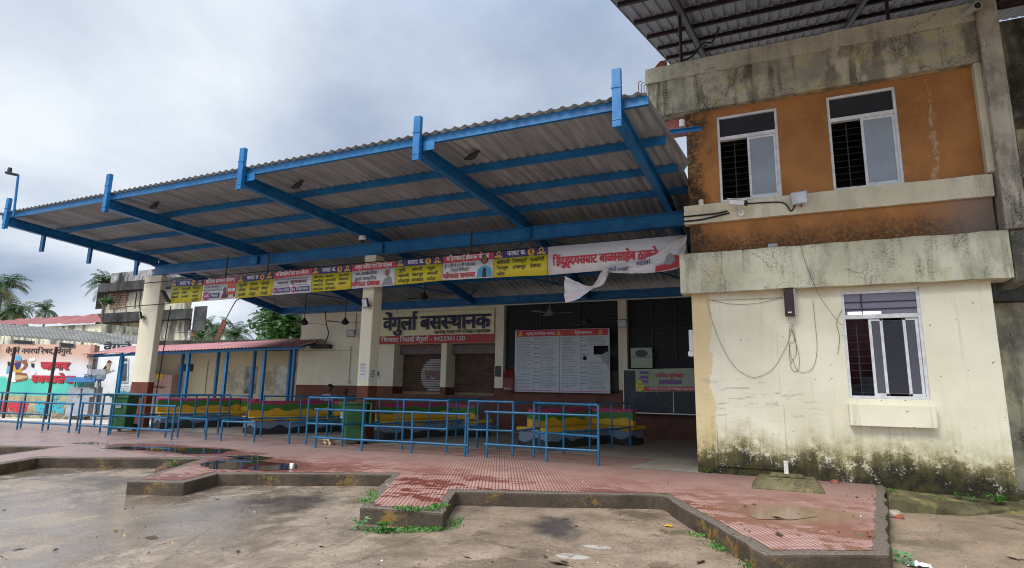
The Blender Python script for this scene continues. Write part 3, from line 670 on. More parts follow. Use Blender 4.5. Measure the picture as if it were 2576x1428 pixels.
window(HB, W1, FY + .012, 6.36, -.18, [(-.19, .30)], DGLASS)
window(HB, W2, FY + .012, 6.40, 1.68, [(1.66, 2.165)], DGLASS)
wl = window(HB, LW, FY + .012, 2.87, 1.5, [(1.50, 2.02), (1.66, 2.19)], OGLASS, True, True)
m = MB(); m.box(1.17, 2.2, FY + .03, FY + .045, 2.99, 3.005); m.box(1.17, 2.2, FY + .03, FY + .045, 3.11, 3.125); m.box(1.42, 1.435, FY + .028, FY + .047, 2.9, 3.26); m.build('grille', BARS, wl)
ta, tb_ = at(2133, 788, 'Y', 13.2), at(2216, 786, 'Y', 13.2); m = MB(); m.bar(ta, tb_, .05, .05)
lm = bpy.data.materials.new('lit_tube'); lm.use_nodes = True; lb = lm.node_tree.nodes['Principled BSDF']; lb.inputs['Emission Color'].default_value = (.9, .95, 1, 1); lb.inputs['Emission Strength'].default_value = 12
tag(m.build('tube_light', lm), 'lit white tube light inside the ground floor office window', 'tube light')
m = MB(); m.box(1.16, 2.25, 13.0, 13.6, 1.2, 1.75); m.box(1.5, 1.95, 12.6, 12.8, 1.55, 1.9)
tag(m.build('office_desk', plain('desk_grey', (.3, .33, .34), .6), bevel=.02), 'grey desk seen dimly through the ground floor office window', 'desk')

# things on its facade
def dome(u, v, y, label):
    c = at(u, v, 'Y', y); t = empty('dome_camera', c, label, 'security camera', 'white dome cameras under the canopy')
    m = MB(); m.lathe([(.085, .0), (.09, .03), (.09, .09), (.07, .12)], c, 14); m.build('housing', WHITE, t)
    m = MB(); m.lathe([(.02, -.075), (.055, -.05), (.072, 0)], c, 14); m.build('dome_lens', BLACK, t)
c = at(1858, 510, 'Y', 10.85)
t = empty('bullet_camera', c, 'white bullet security camera on the cream ledge beneath an orange wall window', 'security camera')
m = MB(); d = Vector((.86, -.42, -.28)).normalized(); m.bar(c - d * .17, c + d * .13, .1, .095); m.build('housing', WHITE, t, bevel=.02)
m = MB(); m.bar(c + d * .131, c + d * .165, .09, .085); m.build('lens', BLACK, t, bevel=.015)
m = MB(); m.bar(c - d * .2 + Vector((0, 0, .06)), c + d * .17 + Vector((0, 0, .06)), .12, .012); m.build('sun_shield', WHITE, t)
m = MB(); m.tube([c + Vector((0, .0, -.05)), c + Vector((.02, .1, -.13)), (c.x + .03, 11.04, c.z - .14)], .018, 8); m.lathe([(.06, 0), (.06, .02)], (c.x + .03, 11.02, c.z - .14), 12, 0, 'Y'); m.build('bracket', WHITE, t)
def flood(c, d, label, sz=.13, wall=None):
    c = Vector(c); d = Vector(d).normalized(); t = empty('floodlight', c, label, 'floodlight', 'led floodlights fixed around the bus station')
    sd_ = d.cross(Vector((0, 0, 1))).normalized(); up = sd_.cross(d)
    m = MB(); A = [c + sd_ * a * sz + up * b * sz * .8 for a, b in ((-1, -1), (1, -1), (1, 1), (-1, 1))]; B = [c + d * -.06 + sd_ * a * sz * .8 + up * b * sz * .64 for a, b in ((-1, -1), (1, -1), (1, 1), (-1, 1))]
    m.hexa(B, A); m.build('casing', BARS if wall != 'grey' else GREYPL, t, bevel=.008)
    m = MB(); q = c + d * .004; m.add([q + sd_ * a * sz * .85 + up * b * sz * .66 for a, b in ((-1, -1), (1, -1), (1, 1), (-1, 1))], [(0, 1, 2, 3)]); m.build('lamp_glass', plain('lamp_glass', (.55, .60, .62), .25), t)
    m = MB(); m.bar(c - d * .06 - up * .02, c - d * .18 - up * .1, .03, .02); m.tube([c - d * .06, c - d * .12 - up * .16, c - d * .18 - up * .12], .007, 6); m.build('bracket', BARS, t)
c = at(2010, 497, 'Y', 10.9); flood(c, (-.25, -1, -.25), 'grey floodlight on the cream ledge between the two orange wall windows', .14, 'grey')
m = MB(); c = at(1985, 757, 'Y', 10.98)
t = empty('wall_speaker', (c.x, 11.0, c.z), 'tall brown column speaker hung under the ledge of the cream wall', 'speaker')
m.box(c.x - .075, c.x + .075, 10.96, 11.06, 2.9, 3.37); m.build('cabinet', plain('speaker_brown', (.035, .018, .02), .6), t, bevel=.01)
m = MB(); m.box(c.x + .076, c.x + .1, 10.97, 11.1, 2.91, 3.37); m.build('side_trim', GREYPL, t, bevel=.006)
m = MB(); m.box(c.x - .03, c.x + .03, 10.954, 10.959, 2.95, 2.972); m.build('badge', PAPER, t)
def cable(pts, r, label, mat=WIRE, cat='cable', n=10, group=None):
    P = [Vector(p) for p in pts]; out = []
    for i in range(len(P) - 1):
        p0, p1, p2, p3 = P[max(i - 1, 0)], P[i], P[i + 1], P[min(i + 2, len(P) - 1)]
        for k in range(n):
            s = k / n; out.append(.5 * ((2 * p1) + (p2 - p0) * s + (2 * p0 - 5 * p1 + 4 * p2 - p3) * s * s + (3 * p1 - p0 - 3 * p2 + p3) * s ** 3))
    out.append(P[-1]); m = MB(); m.tube(out, r, 6); return tag(m.build('cable', mat), label, cat, group)
WY = FY - .02
wp = lambda L, y=WY: [at(u, v, 'Y', y) for u, v in L]
def c7(L): return wp([((2640 + x / 3.758) * .6364, (1120 + y / 3.758) * .6364) for x, y in L])
cable(c7([(590, 250), (640, 500), (820, 960), (1000, 1240), (1200, 1375), (1350, 1385), (1560, 1270), (1700, 1050), (1800, 830), (1830, 680)]), .0032, 'thin brown cable looping low across the cream wall', WIRE2)
cable(c7([(590, 245), (1000, 240), (1700, 210)]), .0032, 'brown cable running level to the wall speaker', WIRE2)
cable(c7([(660, 250), (900, 300), (1200, 305), (1500, 260), (1700, 200)]), .0032, 'brown cable sagging beside the level one at the wall speaker', WIRE2)
cable(c7([(2155, 250), (2190, 600), (2215, 900), (2200, 1120), (2120, 1290), (1950, 1310), (1880, 1200), (1855, 1125), (1830, 1190)]), .0032, 'brown cable hanging from the tape patch and curling up at its end', WIRE2)
cable(c7([(1835, 590), (1860, 640), (1810, 660), (1800, 900), (1830, 1080), (1860, 1125), (1910, 1000), (1870, 700), (1840, 670), (1880, 850), (1810, 910), (1820, 1200), (1870, 1300), (1940, 1280), (1950, 1100), (1900, 880), (1830, 670)]), .0032, 'tangled hank of brown cable hung below the wall speaker', WIRE2)
cable(wp([(2005, 560), (2020, 640), (2060, 740), (2110, 810), (2125, 815)], 10.93), .0032, 'dark wire slanting from the ledge down to the office window', WIRE)
cable(wp([(2118, 780), (2105, 810), (2112, 850), (2107, 890)]), .0032, 'short loose wire beside the office window frame', WIRE)
cable(wp([(1720, 545), (1760, 541), (1800, 537), (1830, 530)], 11.03), .016, 'thick black conduit along the stained ledge end', WIRE)
cable(wp([(1720, 557), (1770, 551), (1835, 535)], 11.03), .016, 'lower black conduit along the stained ledge end', WIRE)
cable(wp([(1878, 512), (1950, 508), (1975, 512), (1990, 530), (2000, 515)], 11.03), .012, 'black cable joining the bullet camera and the grey floodlight', WIRE)
def insul(c, label):
    c = Vector(c); m = MB(); m.lathe([(.03, 0), (.05, .01), (.05, .05), (.036, .06), (.05, .075), (.045, .12), (.02, .135)], c, 12)
    tag(m.build('insulator', CERAMIC), label, 'insulator', 'white ceramic insulators')
insul(at(1764, 518, 'Y', 11.08), 'white ceramic insulator on the mossy ledge end')
c = at(2435, 30, 'Y', 10.9); m = MB(); d = Vector((.12, -.5, -.12)); m.tube([c - d * .5, c + d * .5], .065, 14); m.tube([c + d * .502, c + d * .503], .052, 14, 1)
tag(m.build('drain_pipe', [PVC, BLACK]), 'grey drain pipe spout jutting from the parapet beside the corner fin', 'pipe')
c = at(1944, 617, 'Y', 11.0); m = MB(); m.box(c.x - .08, c.x + .08, 10.97, 11.1, 4.13, 4.2); tag(m.build('junction_box', GREYPL, bevel=.02), 'small grey junction box lying on the cream ledge', 'box')
c = at(1735, 880, 'Y', 11.3); m = MB(); m.box(-1.4, -1.305, 11.3, 11.5, c.z - .02, c.z + .38); m.box(-1.42, -1.305, 11.28, 11.52, c.z - .12, c.z - .022)
tag(m.build('meter_box', WHITE, bevel=.02), 'old pale meter box on the shaded side of the cream wall', 'box')
# brick on the parapet end and rebar hooks
m = MB(); m.hexa([(-1.86, 11.0, 8.02), (-1.6, 11.0, 8.02), (-1.6, 11.12, 8.02), (-1.86, 11.12, 8.02)], [(-1.72, 11.0, 8.16), (-1.6, 11.0, 8.16), (-1.6, 11.12, 8.16), (-1.72, 11.12, 8.16)])
tag(m.build('broken_brick', BRICK), 'broken red brick lying on the parapet end', 'brick')
hk = []
for k in range(4):
    m = MB(); x = -2.0 - .06 * 0; y = 10.6 + k * .35; x = at(1606 + k * 7, 215, 'Y', 11.6).x
    z = at(1606 + k * 7, 215 + k * 1.5, 'Y', 11.6).z
    m.tube([(x, 11.6, z - .5), (x, 11.6, z + .06 - k * .02), (x + .03, 11.6, z + .09 - k * .02), (x + .07, 11.6, z + .09 - k * .02)], .009, 6)
    tag(m.build('rebar_hook', RUST), 'bent rebar hook rising above the canopy sheet by the parapet end', 'rebar', 'bent rebar hooks by the parapet end')

# ------------------------------------------------------------------ roof shed above the terrace
SH = empty('roof_shed', (0, 11.2, 8.0), 'ribbed metal roof shed on dark steel poles above the terrace', 'roof shed')
rz = lambda y: 9.3 + .38 * (y - 11.2)
m = MB(); prof = []; x = -2.38
while x < 14:
    prof += [(x, .0), (x + .03, .035), (x + .07, .035), (x + .10, 0), (x + .16, 0.006), (x + .165, 0)]; x += .23
nx = len(prof); vs = []
YS = [7.0, 9, 11, 13, 15, 17, 19, 21]
for y in YS: vs += [(px, y, rz(y) + .08 + ph) for px, ph in prof]
m.add(vs, [(j * nx + i, j * nx + i + 1, (j + 1) * nx + i + 1, (j + 1) * nx + i) for j in range(len(YS) - 1) for i in range(nx - 1)])
m.build('roof_sheet', SHEDROOF, SH)
for y in (8.4, 9.87, 11.36, 12.86, 14.35, 15.84, 17.3):
    m = MB(); m.box(-2.3, 14, y - .03, y + .03, rz(y) - .01, rz(y) + .075); m.build('purlin', BROWNIRON, SH)
for x in (-1.28, 2.3, 5.9):
    m = MB(); m.bar((x, 7.2, rz(7.2) - .07), (x, 20, rz(20) - .07), .1, .12); m.build('rafter', BROWNIRON, SH)
for x in (-1.33, 2.24):
    m = MB(); m.tube([(x, 11.2, 8.0), (x, 11.2, rz(11.2) - .05)], .032, 10); m.build('pole', BROWNIRON, SH)
m = MB(); m.bar((-1.5, 11.3, 8.06), (8, 11.3, 8.06), .08, .1); m.build('base_rail', BROWNIRON, SH)
cable([(-1.3, 11.15, 8.15), (-1.1, 11.2, 8.25), (-.9, 11.4, 8.6), (-.75, 11.6, 8.7), (-.6, 11.6, 9.0)], .018, 'dark cable coiling beside the shed pole above the parapet', WIRE)

# ------------------------------------------------------------------ next wing beyond the corner fin
WG = empty('rear_wing', (6, 13.2, 0), 'dark stained rear wing set back beyond the corner fin', 'building')
Y2 = 13.0
z1 = at(2540, 757, 'Y', Y2).z; zt = at(2530, 50, 'Y', Y2).z; zp = at(2530, 300, 'Y', Y2).z
m = MB(); m.box(3.2, 14, Y2 + .25, 20, -.1, z1); m.build('ground_floor_wall', OLDWALL, WG)
m = MB(); m.box(3.3, 14, Y2, 20, z1, z1 + .75); m.build('balcony_slab', SOOT, WG, bevel=.02)
m = MB(); m.box(3.3, 14, Y2, 20.2, zp, zt); m.build('parapet', DARKCON, WG, bevel=.02)
m = MB(); m.box(3.3, 14, Y2 + .6, 20, z1 + .75, zp); m.build('upper_floor_wall', OLDWALL, WG)
q = at(2520, 400, 'Y', Y2 - .15); m = MB(); m.box(q.x - .28, q.x + .22, Y2 - .3, Y2 + .5, z1 + .5, at(2520, 165, 'Y', Y2 - .3).z); m.build('pier', DARKCON, WG, bevel=.02)
q = at(2572, 555, 'Y', Y2 + .5); m = MB(); m.box(q.x - .12, q.x + 1.2, Y2 + .52, Y2 + .6, q.z - .12, q.z + .9); wq = m.build('window', GREYPL, WG)
m = MB(); m.box(q.x - .06, q.x + 1.1, Y2 + .5, Y2 + .52, q.z - .06, q.z + .84); m.build('pane', DGLASS, wq)
# ------------------------------------------------------------------ platform canopy
CP = empty('platform_canopy', (-10, 12.4, 5.1), 'blue steel platform canopy with grey corrugated sheeting', 'canopy')
RX = [-1.83, -5.30, -9.58, -14.12, -18.62]; RTOP = [6.2, 6.15, 6.31, 6.44, 6.43]
fy = lambda x: 7.75 + (-x - 1.85) * .031
fz = lambda x: 5.39 + (-x - 1.85) * .0172          # rafter underside at the front
def under(x, y):                                   # underside of the purlins
    if y <= 12.4:
        k = (y - fy(x)) / (12.4 - fy(x)); return (fz(x) + .24) * (1 - k) + 5.69 * k
    return 5.69 - (y - 12.4) * .165
PH = .135
def wave(x): t = (x / .19) % 1.; return .035 * (.5 + .5 * math.cos(2 * math.pi * t)) ** 1.6
m = MB(); nx = int(17.9 / .19 * 8); ys = [0, .25, .5, .6, .64, .72, 1, 1.33, 1.66, 2.0]
vs = []
for b in ys:
    for i in range(nx + 1):
        x = -19.25 + 17.85 * i / nx; y = fy(x) - .03 + (12.4 - fy(x) + .03) * b if b <= 1 else 12.4 + (b - 1) * 7.9
        xe = -19.25 + (17.83 + (.22 * min(1, max(0, (y - 7.8) / 2.8)) if y < 10.9 else .08)) * i / nx
        vs.append((xe, y, under(x, max(y, fy(x))) + PH + .004 + wave(x)))
m.add(vs, [(j * (nx + 1) + i, j * (nx + 1) + i + 1, (j + 1) * (nx + 1) + i + 1, (j + 1) * (nx + 1) + i) for j in range(len(ys) - 1) for i in range(nx)], 0, True)
m.build('roof_sheet', SHEET, CP, solid=.003)
def ibeam(m, p, q, w, h, up=(0, 0, 1), tf=.022, tw=.03):
    p, q, up = Vector(p), Vector(q), Vector(up); d = (q - p).normalized(); a = d.cross(up).normalized(); b = a.cross(d)
    m.bar(p + b * (h / 2 - tf / 2), q + b * (h / 2 - tf / 2), w, tf, up); m.bar(p - b * (h / 2 - tf / 2), q - b * (h / 2 - tf / 2), w, tf, up); m.bar(p, q, tw, h - 2 * tf, up)
m = MB(); ibeam(m, (-18.62, 12.48, 5.245), (-1.36, 12.48, 5.245), .17, .32)
for x in RX[1:4]:
    m.box(x - .22, x + .22, 12.385, 12.4, 5.12, 5.37)
    for a in (-.17, -.1, .1, .17):
        for b in (5.17, 5.245, 5.32): m.box(x + a - .012, x + a + .012, 12.375, 12.386, b - .012, b + .012)
m.build('main_beam', BLUE, CP)
m = MB(); ibeam(m, (-18.62, 18.08, 4.60), (-1.32, 18.08, 4.60), .15, .27); m.build('rear_beam', BLUE, CP)
for i, x in enumerate(RX):
    m = MB(); y0 = fy(x); z0 = fz(x); w = .13
    for sgn, (wx, h0, h1) in (('top', (w, .215, .24)), ('bot', (w, 0, .022))):
        m.hexa([(x - wx / 2, y0, z0 + h0), (x + wx / 2, y0, z0 + h0), (x + wx / 2, 12.56, 5.41 + h0 + (.04 if sgn == 'top' else 0)), (x - wx / 2, 12.56, 5.41 + h0 + (.04 if sgn == 'top' else 0))],
               [(x - wx / 2, y0, z0 + h1), (x + wx / 2, y0, z0 + h1), (x + wx / 2, 12.56, 5.41 + h1 + (.04 if sgn == 'top' else 0)), (x - wx / 2, 12.56, 5.41 + h1 + (.04 if sgn == 'top' else 0))])
    m.hexa([(x - .012, y0, z0 + .022), (x + .012, y0, z0 + .022), (x + .012, 12.56, 5.432), (x - .012, 12.56, 5.432)], [(x - .012, y0, z0 + .215), (x + .012, y0, z0 + .215), (x + .012, 12.56, 5.665), (x - .012, 12.56, 5.665)])
    m.box(x - .1, x + .1, 12.39, 12.58, 5.402, 5.412)
    m.build('rafter', BLUE, CP)
    m = MB(); ibeam(m, (x, 12.58, 5.54), (x, 18.05, 4.61), .12, .26); m.build('inner_rafter', BLUE, CP)
    m = MB(); yq = y0 - .075; zb = z0 - .09; w = .13
    m.box(x - w / 2, x + w / 2, yq - .012, yq, zb, RTOP[i]); m.box(x - w / 2, x - w / 2 + .012, yq, yq + .07, zb, RTOP[i]); m.box(x + w / 2 - .012, x + w / 2, yq, yq + .07, zb, RTOP[i])
    m.box(x - w / 2 - .012, x + w / 2 + .012, yq - .02, yq + .02, RTOP[i] - .3, RTOP[i] - .275); m.box(x - w / 2 - .008, x + w / 2 + .008, yq - .018, yq, zb + .1, zb + .112)
    m.build('end_channel', BLUE, CP)
    if i in (1, 2): m = MB(); m.box(x + .08, x + .3, y0 + .02, y0 + .03, z0 + .1, z0 + .26); m.build('cleat', BLUE, CP)
for k, f_ in enumerate((0.012, .335, .63, .925)):
    m = MB(); N_ = 8
    for i in range(N_):
        xa, xb = -19.1 + 17.7 * i / N_, -19.1 + 17.7 * (i + 1) / N_
        ya, yb = fy(xa) + (12.4 - fy(xa)) * f_, fy(xb) + (12.4 - fy(xb)) * f_; za, zb = under(xa, ya), under(xb, yb)
        m.hexa([(xa, ya, za), (xb, yb, zb), (xb, yb + .012, zb), (xa, ya + .012, za)], [(xa, ya, za + PH), (xb, yb, zb + PH), (xb, yb + .012, zb + PH), (xa, ya + .012, za + PH)])
        for h in (0, PH - .01): m.hexa([(xa, ya + .012, za + h), (xb, yb + .012, zb + h), (xb, yb + .06, zb + h), (xa, ya + .06, za + h)], [(xa, ya + .012, za + h + .01), (xb, yb + .012, zb + h + .01), (xb, yb + .06, zb + h + .01), (xa, ya + .06, za + h + .01)])
    m.build('purlin', BLUE, CP)
for y in (13.8, 15.2, 16.6):
    m = MB(); z = under(-10, y); m.box(-18.9, -1.36, y - .03, y + .03, z, z + PH); m.build('purlin', BLUE, CP)
for (u, v, zl) in ((110, 600, .45), (228, 630, .45), (345, 660, .45)):
    q = at(u, v - 5, 'X', -18.62); m = MB(); kq = (q.y - fy(-18.62)) / (12.4 - fy(-18.62)); zr = fz(-18.62) * (1 - kq) + 5.41 * kq; m.box(-18.69, -18.55, q.y - .03, q.y + .03, zr - .46, zr + .03); m.build('hanger', BLUE, CP)
for k in range(4):                                 # bracing under the inner roof
    xa, xb = RX[k + 1], RX[k]; m = MB()
    m.tube([(xa, 12.9, 5.35), (xb, 17.8, 4.75)], .025, 6); m.tube([(xb, 12.9, 5.35), (xa, 17.8, 4.75)], .025, 6); c = ((xa + xb) / 2, 15.35, 5.05); m.box(c[0] - .2, c[0] + .2, c[1] - .2, c[1] + .2, 5.04, 5.05)
    m.build('brace', BLUE, CP)
# lamp on the far post
q = at(38, 520, 'Y', 8.2); tq = at(46, 440, 'Y', 8.2); aq = at(14, 434, 'Y', 8.0)
t = empty('street_lamp', q, 'dark lamp on a short blue pole at the canopy end', 'street lamp')
m = MB(); m.tube([q - Vector((0, 0, .25)), tq], .03, 10); m.build('pole', BLUE, t)
m = MB(); m.tube([tq, tq.lerp(aq, .5)], .04, 8); m.bar(tq.lerp(aq, .35), aq, .13, .05); m.build('lamp_head', BARS, t, bevel=.01)
m = MB(); e_ = tq.lerp(aq, .72); m.lathe([(.05, 0), (.05, .1), (.04, .13)], e_ + Vector((0, 0, .03)), 10); m.build('sensor_cap', BARS, t)
# bracket bar with an insulator at the near end
a_, b_ = at(1640, 333, 'Y', 9.9), at(1764, 318, 'Y', 9.9)
m = MB(); m.bar(a_, b_, .06, .006); m.bar(a_ + Vector((0, .03, -.03)), b_ + Vector((0, .03, -.03)), .006, .06); tag(m.build('bracket_bar', BLUE), 'blue angle bar poking out from the canopy end towards the orange wall', 'bracket')
insul(at(1716, 318, 'Y', 9.9), 'white ceramic insulator on the blue bracket bar')
dome(345, 664, 12.0, 'white dome camera under the canopy beam beside the thin far column'); dome(911, 604, 11.6, 'white dome camera under the canopy beside the middle column')
for (x, y, lab) in ((RX[3] + .5, 8.9, 'dark pigeon perched under the canopy beyond the third rafter'), (RX[2] + .55, 8.9, 'dark pigeon perched on the purlin near the middle column rafter'), (RX[1] + .55, 8.75, 'dark pigeon perched near the rafter closest to the orange wall')):
    z = under(x, y) - .02; m = MB(); c = Vector((x, y, z))
    m.tube([c + Vector((-.16, 0, .02)), c + Vector((-.08, 0, .03)), c + Vector((0, 0, .05)), c + Vector((.07, 0, .08)), c + Vector((.1, 0, .12)), c + Vector((.13, 0, .13)), c + Vector((.17, 0, .12))], [.015, .04, .06, .05, .032, .03, .006], 10)
    tag(m.build('pigeon', plain('pigeon_grey', (.03, .03, .035), .7)), lab, 'pigeon', 'pigeons under the canopy')

# ------------------------------------------------------------------ concrete columns
def column(u0, u1, u2, label, z1=5.08):
    x0, x1 = at(u0, 970, 'Y', 12.4).x, at(u1, 970, 'Y', 12.4).x; d = at(u2, 970, 'X', x1).y
    m = MB(); m.box(x0, x1, 12.4, d, PZ - .05, z1); o = m.build('concrete_column', DADO, bevel=.025); return tag(o, label, 'column')
column(897, 926, 949, 'cream column with brown base in the middle of the hall front, notices pasted on it')
column(329, 372, 388, 'cream column with brown base carrying the far end of the canopy beam')
x1 = at(926, 970, 'Y', 12.4).x
def notice(o, r, lines, w, h, label, mat=PAPER, pic=False):
    o = Vector(o); r = Vector(r); m = MB(); m.add([o, o + r * w, o + r * w + Vector((0, 0, h)), o + Vector((0, 0, h))], [(0, 1, 2, 3)]); ob = m.build('paper_notice', mat); tag(ob, label, 'notice', 'paper notices pasted up in the hall')
    m = MB()
    for k, (t_, hh) in enumerate(lines): write(m, t_, o + r * w * .1 + Vector((0, 0, h * (.84 - k * .17))), r, (0, 0, 1), hh, w * .8, .02, 0, 'F')
    if pic: flat(m, o, r, Vector((0, 0, 1)), disc(w * .5, h * .72, w * .3, h * .18), 0, .002)
    m.build('print_lettering', V_K, ob)
q = at(903, 957, 'Y', 12.39); notice((q.x, 12.392, q.z), (1, 0, 0), [('सूचना', .05), ('प्रवाशांसाठी', .03), ('महत्वाची', .03), ('सूचना', .03)], .2, .46, 'curling white notice on the front face of the middle column')
q = at(930, 968, 'X', x1 + .005); notice((x1 + .004, q.y, q.z), (0, 1, 0), [('बस', .05), ('स्थानक', .04), ('वेंगुर्ला', .04)], .2, .4, 'white notice with bold lines on the side face of the middle column')

# ------------------------------------------------------------------ hall behind
HY = 18.2
HA = empty('waiting_hall', (-9, HY, 0), 'cream and brown rear wall of the waiting hall with shuttered stalls', 'building')
hx = lambda u, v=900: at(u, v, 'Y', HY).x
xa = -17.6; xp0, xp1 = hx(950), hx(991); xq0, xq1 = hx(1109.5), hx(1123); xr0, xr1 = hx(1245), hx(1266); xs0, xs1 = -4.4, -4.12
m = MB(); m.box(xa, xp1, HY, HY + .7, .1, 4.46); m.box(xq0, xq1, HY, HY + .7, .1, 3.2); m.box(xr0, xr1, HY, HY + .7, .1, 4.46); m.box(xp1, xr0, HY + .05, HY + .7, 3.15, 4.46)
m.box(xa, xa + .25, HY + .7, 30, .1, 4.46); m.build('cream_wall', DADO, HA)
m = MB(); m.box(xs0, xs1, HY - .05, HY + .3, 1.5, 4.46); m.build('pilaster', DADO, HA)
m = MB(); m.box(xp1, xr0, HY + .02, HY + 1.0, .1, 1.33); m.box(xr1, -1.1, HY + .0, HY + .3, .1, 1.5); m.build('brown_plinth', plain('brown_plinth', (.13, .045, .026), .6, 0, .25, 3), HA)
for (a, b) in ((xp1, xq0), (xq1, xr0)):
    m = MB(); m.box(a + .01, b - .0, HY + .62, HY + .66, 1.335, 3.14); s_ = m.build('shutter', SHUT, HA)
    m = MB(); m.box(a + .0, b, HY + .35, HY + .6, 2.78, 3.14); m.build('shutter_hood', plain('hood_grey', (.16, .13, .12), .7), s_, bevel=.05)
    m = MB(); m.box(a + .05, b - .02, HY + .59, HY + .615, 1.335, 1.42); m.build('bottom_rail', plain('tan_rail', (.26, .18, .09), .6), s_)
    if a == xp1:
        m = MB(); cx, cz = hx(1074), 2.0; o = Vector((cx, HY + .615, cz)); k = -.62
        while k < .62:                              # white disc on the slats only
            ww = math.sqrt(max(0, .62 ** 2 - k * k)); flat(m, o, Vector((1, 0, 0)), Vector((0, 0, 1)), [(-ww, k), (ww, k), (ww, k + .055), (-ww, k + .055)], 0, .003); k += .085
        m.build('painted_disc', plain('disc_white', (.42, .39, .37), .7), s_)
        m = MB(); write(m, 'प्रभात', (cx, HY + .6, cz - .12), (1, 0, 0), (0, 0, 1), .3, .85, .05, 0, 'C'); m.build('painted_lettering', V_BD, s_)
        m = MB(); write(m, 'प्रभात बुक स्टॉल', ((a + b) / 2, HY + .345, 2.98), (1, 0, 0), (0, 0, 1), .16, 1.3, .04, 0, 'C'); m.build('hood_lettering', V_BD, s_)
GR = N('dark_slatted_grille'); _k = GR.f('ABSOLUTE', GR.f('SUBTRACT', GR.f('FRACT', GR.f('DIVIDE', GR.z, .11)), .5)); GRM = GR.fin(GR.mix(GR.sm(_k, .3, .42), (.012, .013, .018), (.004, .004, .006)), .6)
m = MB(); m.box(xr1, xs0, HY + .2, HY + .25, 1.5, 4.46); m.box(xs1, -1.1, HY + .2, HY + .25, 1.5, 4.46); gl_ = m.build('dark_grille', GRM, HA)
m = MB()
for x in (hx(1355), hx(1455), hx(1640), hx(1700)): m.box(x - .02, x + .02, HY + .16, HY + .2, 1.5, 4.46)
for z in (2.3, 3.5): m.box(xr1, -1.1, HY + .165, HY + .195, z, z + .035)
m.build('grille_frame', plain('frame_dark', (.03, .032, .036), .6), gl_)
m = MB(); m.box(xs0 - .35, xs0 - .05, HY + .13, HY + .15, 1.55, 2.2); m.build('mesh_panel', plain('tan_mesh', (.10, .07, .045), .7, 0, .4, 40), HA)
# wall conduit, switch, meter
m = MB(); x = hx(882); m.tube([(x, HY - .02, 1.75), (x, HY - .02, 3.1)], .018, 8); m.tube([(hx(753), HY - .02, 2.95), (hx(885), HY - .02, 2.95)], .015, 8); m.tube([(hx(890), HY - .02, 3.6), (hx(890), HY - .02, 4.4)], .018, 8); m.box(x - .07, x + .07, HY - .05, HY, 1.66, 1.8)
tag(m.build('wall_conduit', plain('cream_pipe', (.6, .54, .4), .6)), 'cream conduit with a switch box on the rear cream wall', 'conduit')
m = MB(); x = hx(812); m.box(x - .45, x + .45, HY - .3, HY - .01, 3.02, 3.18); tag(m.build('router_box', plain('cage_dark', (.06, .055, .045), .6), bevel=.01), 'dark slatted box on a bracket high on the rear cream wall', 'box')
cable([(hx(820), HY - .15, 3.2), (hx(826), HY - .1, 3.6), (hx(828), HY - .3, 4.0), (hx(832), HY - .5, 4.5)], .02, 'black cable dropping from the roof to the slatted wall box', WIRE)
cable([(hx(746), HY - .02, 4.35), (hx(752), HY - .02, 3.6), (hx(742), HY - .02, 3.0), (hx(748), HY - .02, 2.3), (hx(740), HY - .02, 1.7)], .012, 'thin brown wire wandering down the rear wall corner', WIRE2)
c = at(882, 838, 'Y', HY - .35); flood(c, (.3, -1, -.3), 'black floodlight on the rear cream wall beside the wall box', .17)
c = at(917, 762, 'Y', 12.2); flood(c, (-.5, -1, -.25), 'black floodlight with pale glass high on the middle column', .16)
c = at(352, 794, 'Y', 12.25); flood(c, (-.6, -1, -.3), 'black floodlight on the far canopy column', .15)
c = at(1565, 813, 'Y', HY - .3); flood(c, (.0, -1, -.35), 'small black floodlight on the pilaster over the blackboard corner', .16)
# name banner
o = Vector((hx(961, 790), HY - .06, at(961, 866, 'Y', HY).z)); wB, hB = hx(1245, 790) - o.x, at(1100, 783, 'Y', HY - .06).z - o.z
NB = empty('name_banner', (o.x + wB / 2, HY - .06, o.z), 'cream and red banner with huge dark station name above the stall shutters', 'banner')
X, Zv = Vector((1, 0, 0)), Vector((0, 0, 1))
m = MB(); m.grid(lambda a, b: (o.x + a * wB, o.y + .02 - .035 * abs(mnoise.noise(Vector((a * 9, b * 2, 2)))) * b * b, o.z + .3 + b * (hB - .3)), 40, 8); m.build('cream_cloth', V_C, NB)
m = MB(); m.add([(o.x - .1, o.y, o.z), (o.x + wB, o.y, o.z), (o.x + wB, o.y, o.z + .3), (o.x - .1, o.y, o.z + .3)], [(0, 1, 2, 3)]); m.build('red_strip', V_DR, NB)
m = MB(); ob = Vector((o.x, o.y - .022, o.z)); write(m, 'वेंगुर्ला बसस्थानक', ob + X * .15 + Zv * .52, X, Zv, .50, wB - .3, .045, 0, 'F'); m.build('name_lettering', V_DN, NB)
m = MB(); write(m, 'महाराष्ट्र राज्य मार्ग परिवहन महामंडळ', ob + X * (wB * .5) + Zv * .345, X, Zv, .115, wB * .47, .03, 0, 'F'); m.build('authority_lettering', V_K, NB)
m = MB(); write(m, 'शिरसाट मिठाई वेंगुर्ला', ob + X * .1 + Zv * .09, X, Zv, .145, wB * .43, .03, 0, 'F'); m.build('sponsor_lettering', V_W, NB); m = MB(); write(m, '- 9423301120', ob + X * (wB * .47) + Zv * .09, X, Zv, .145, wB * .3, .015, 0, 'F'); m.build('phone_lettering', V_W, NB)
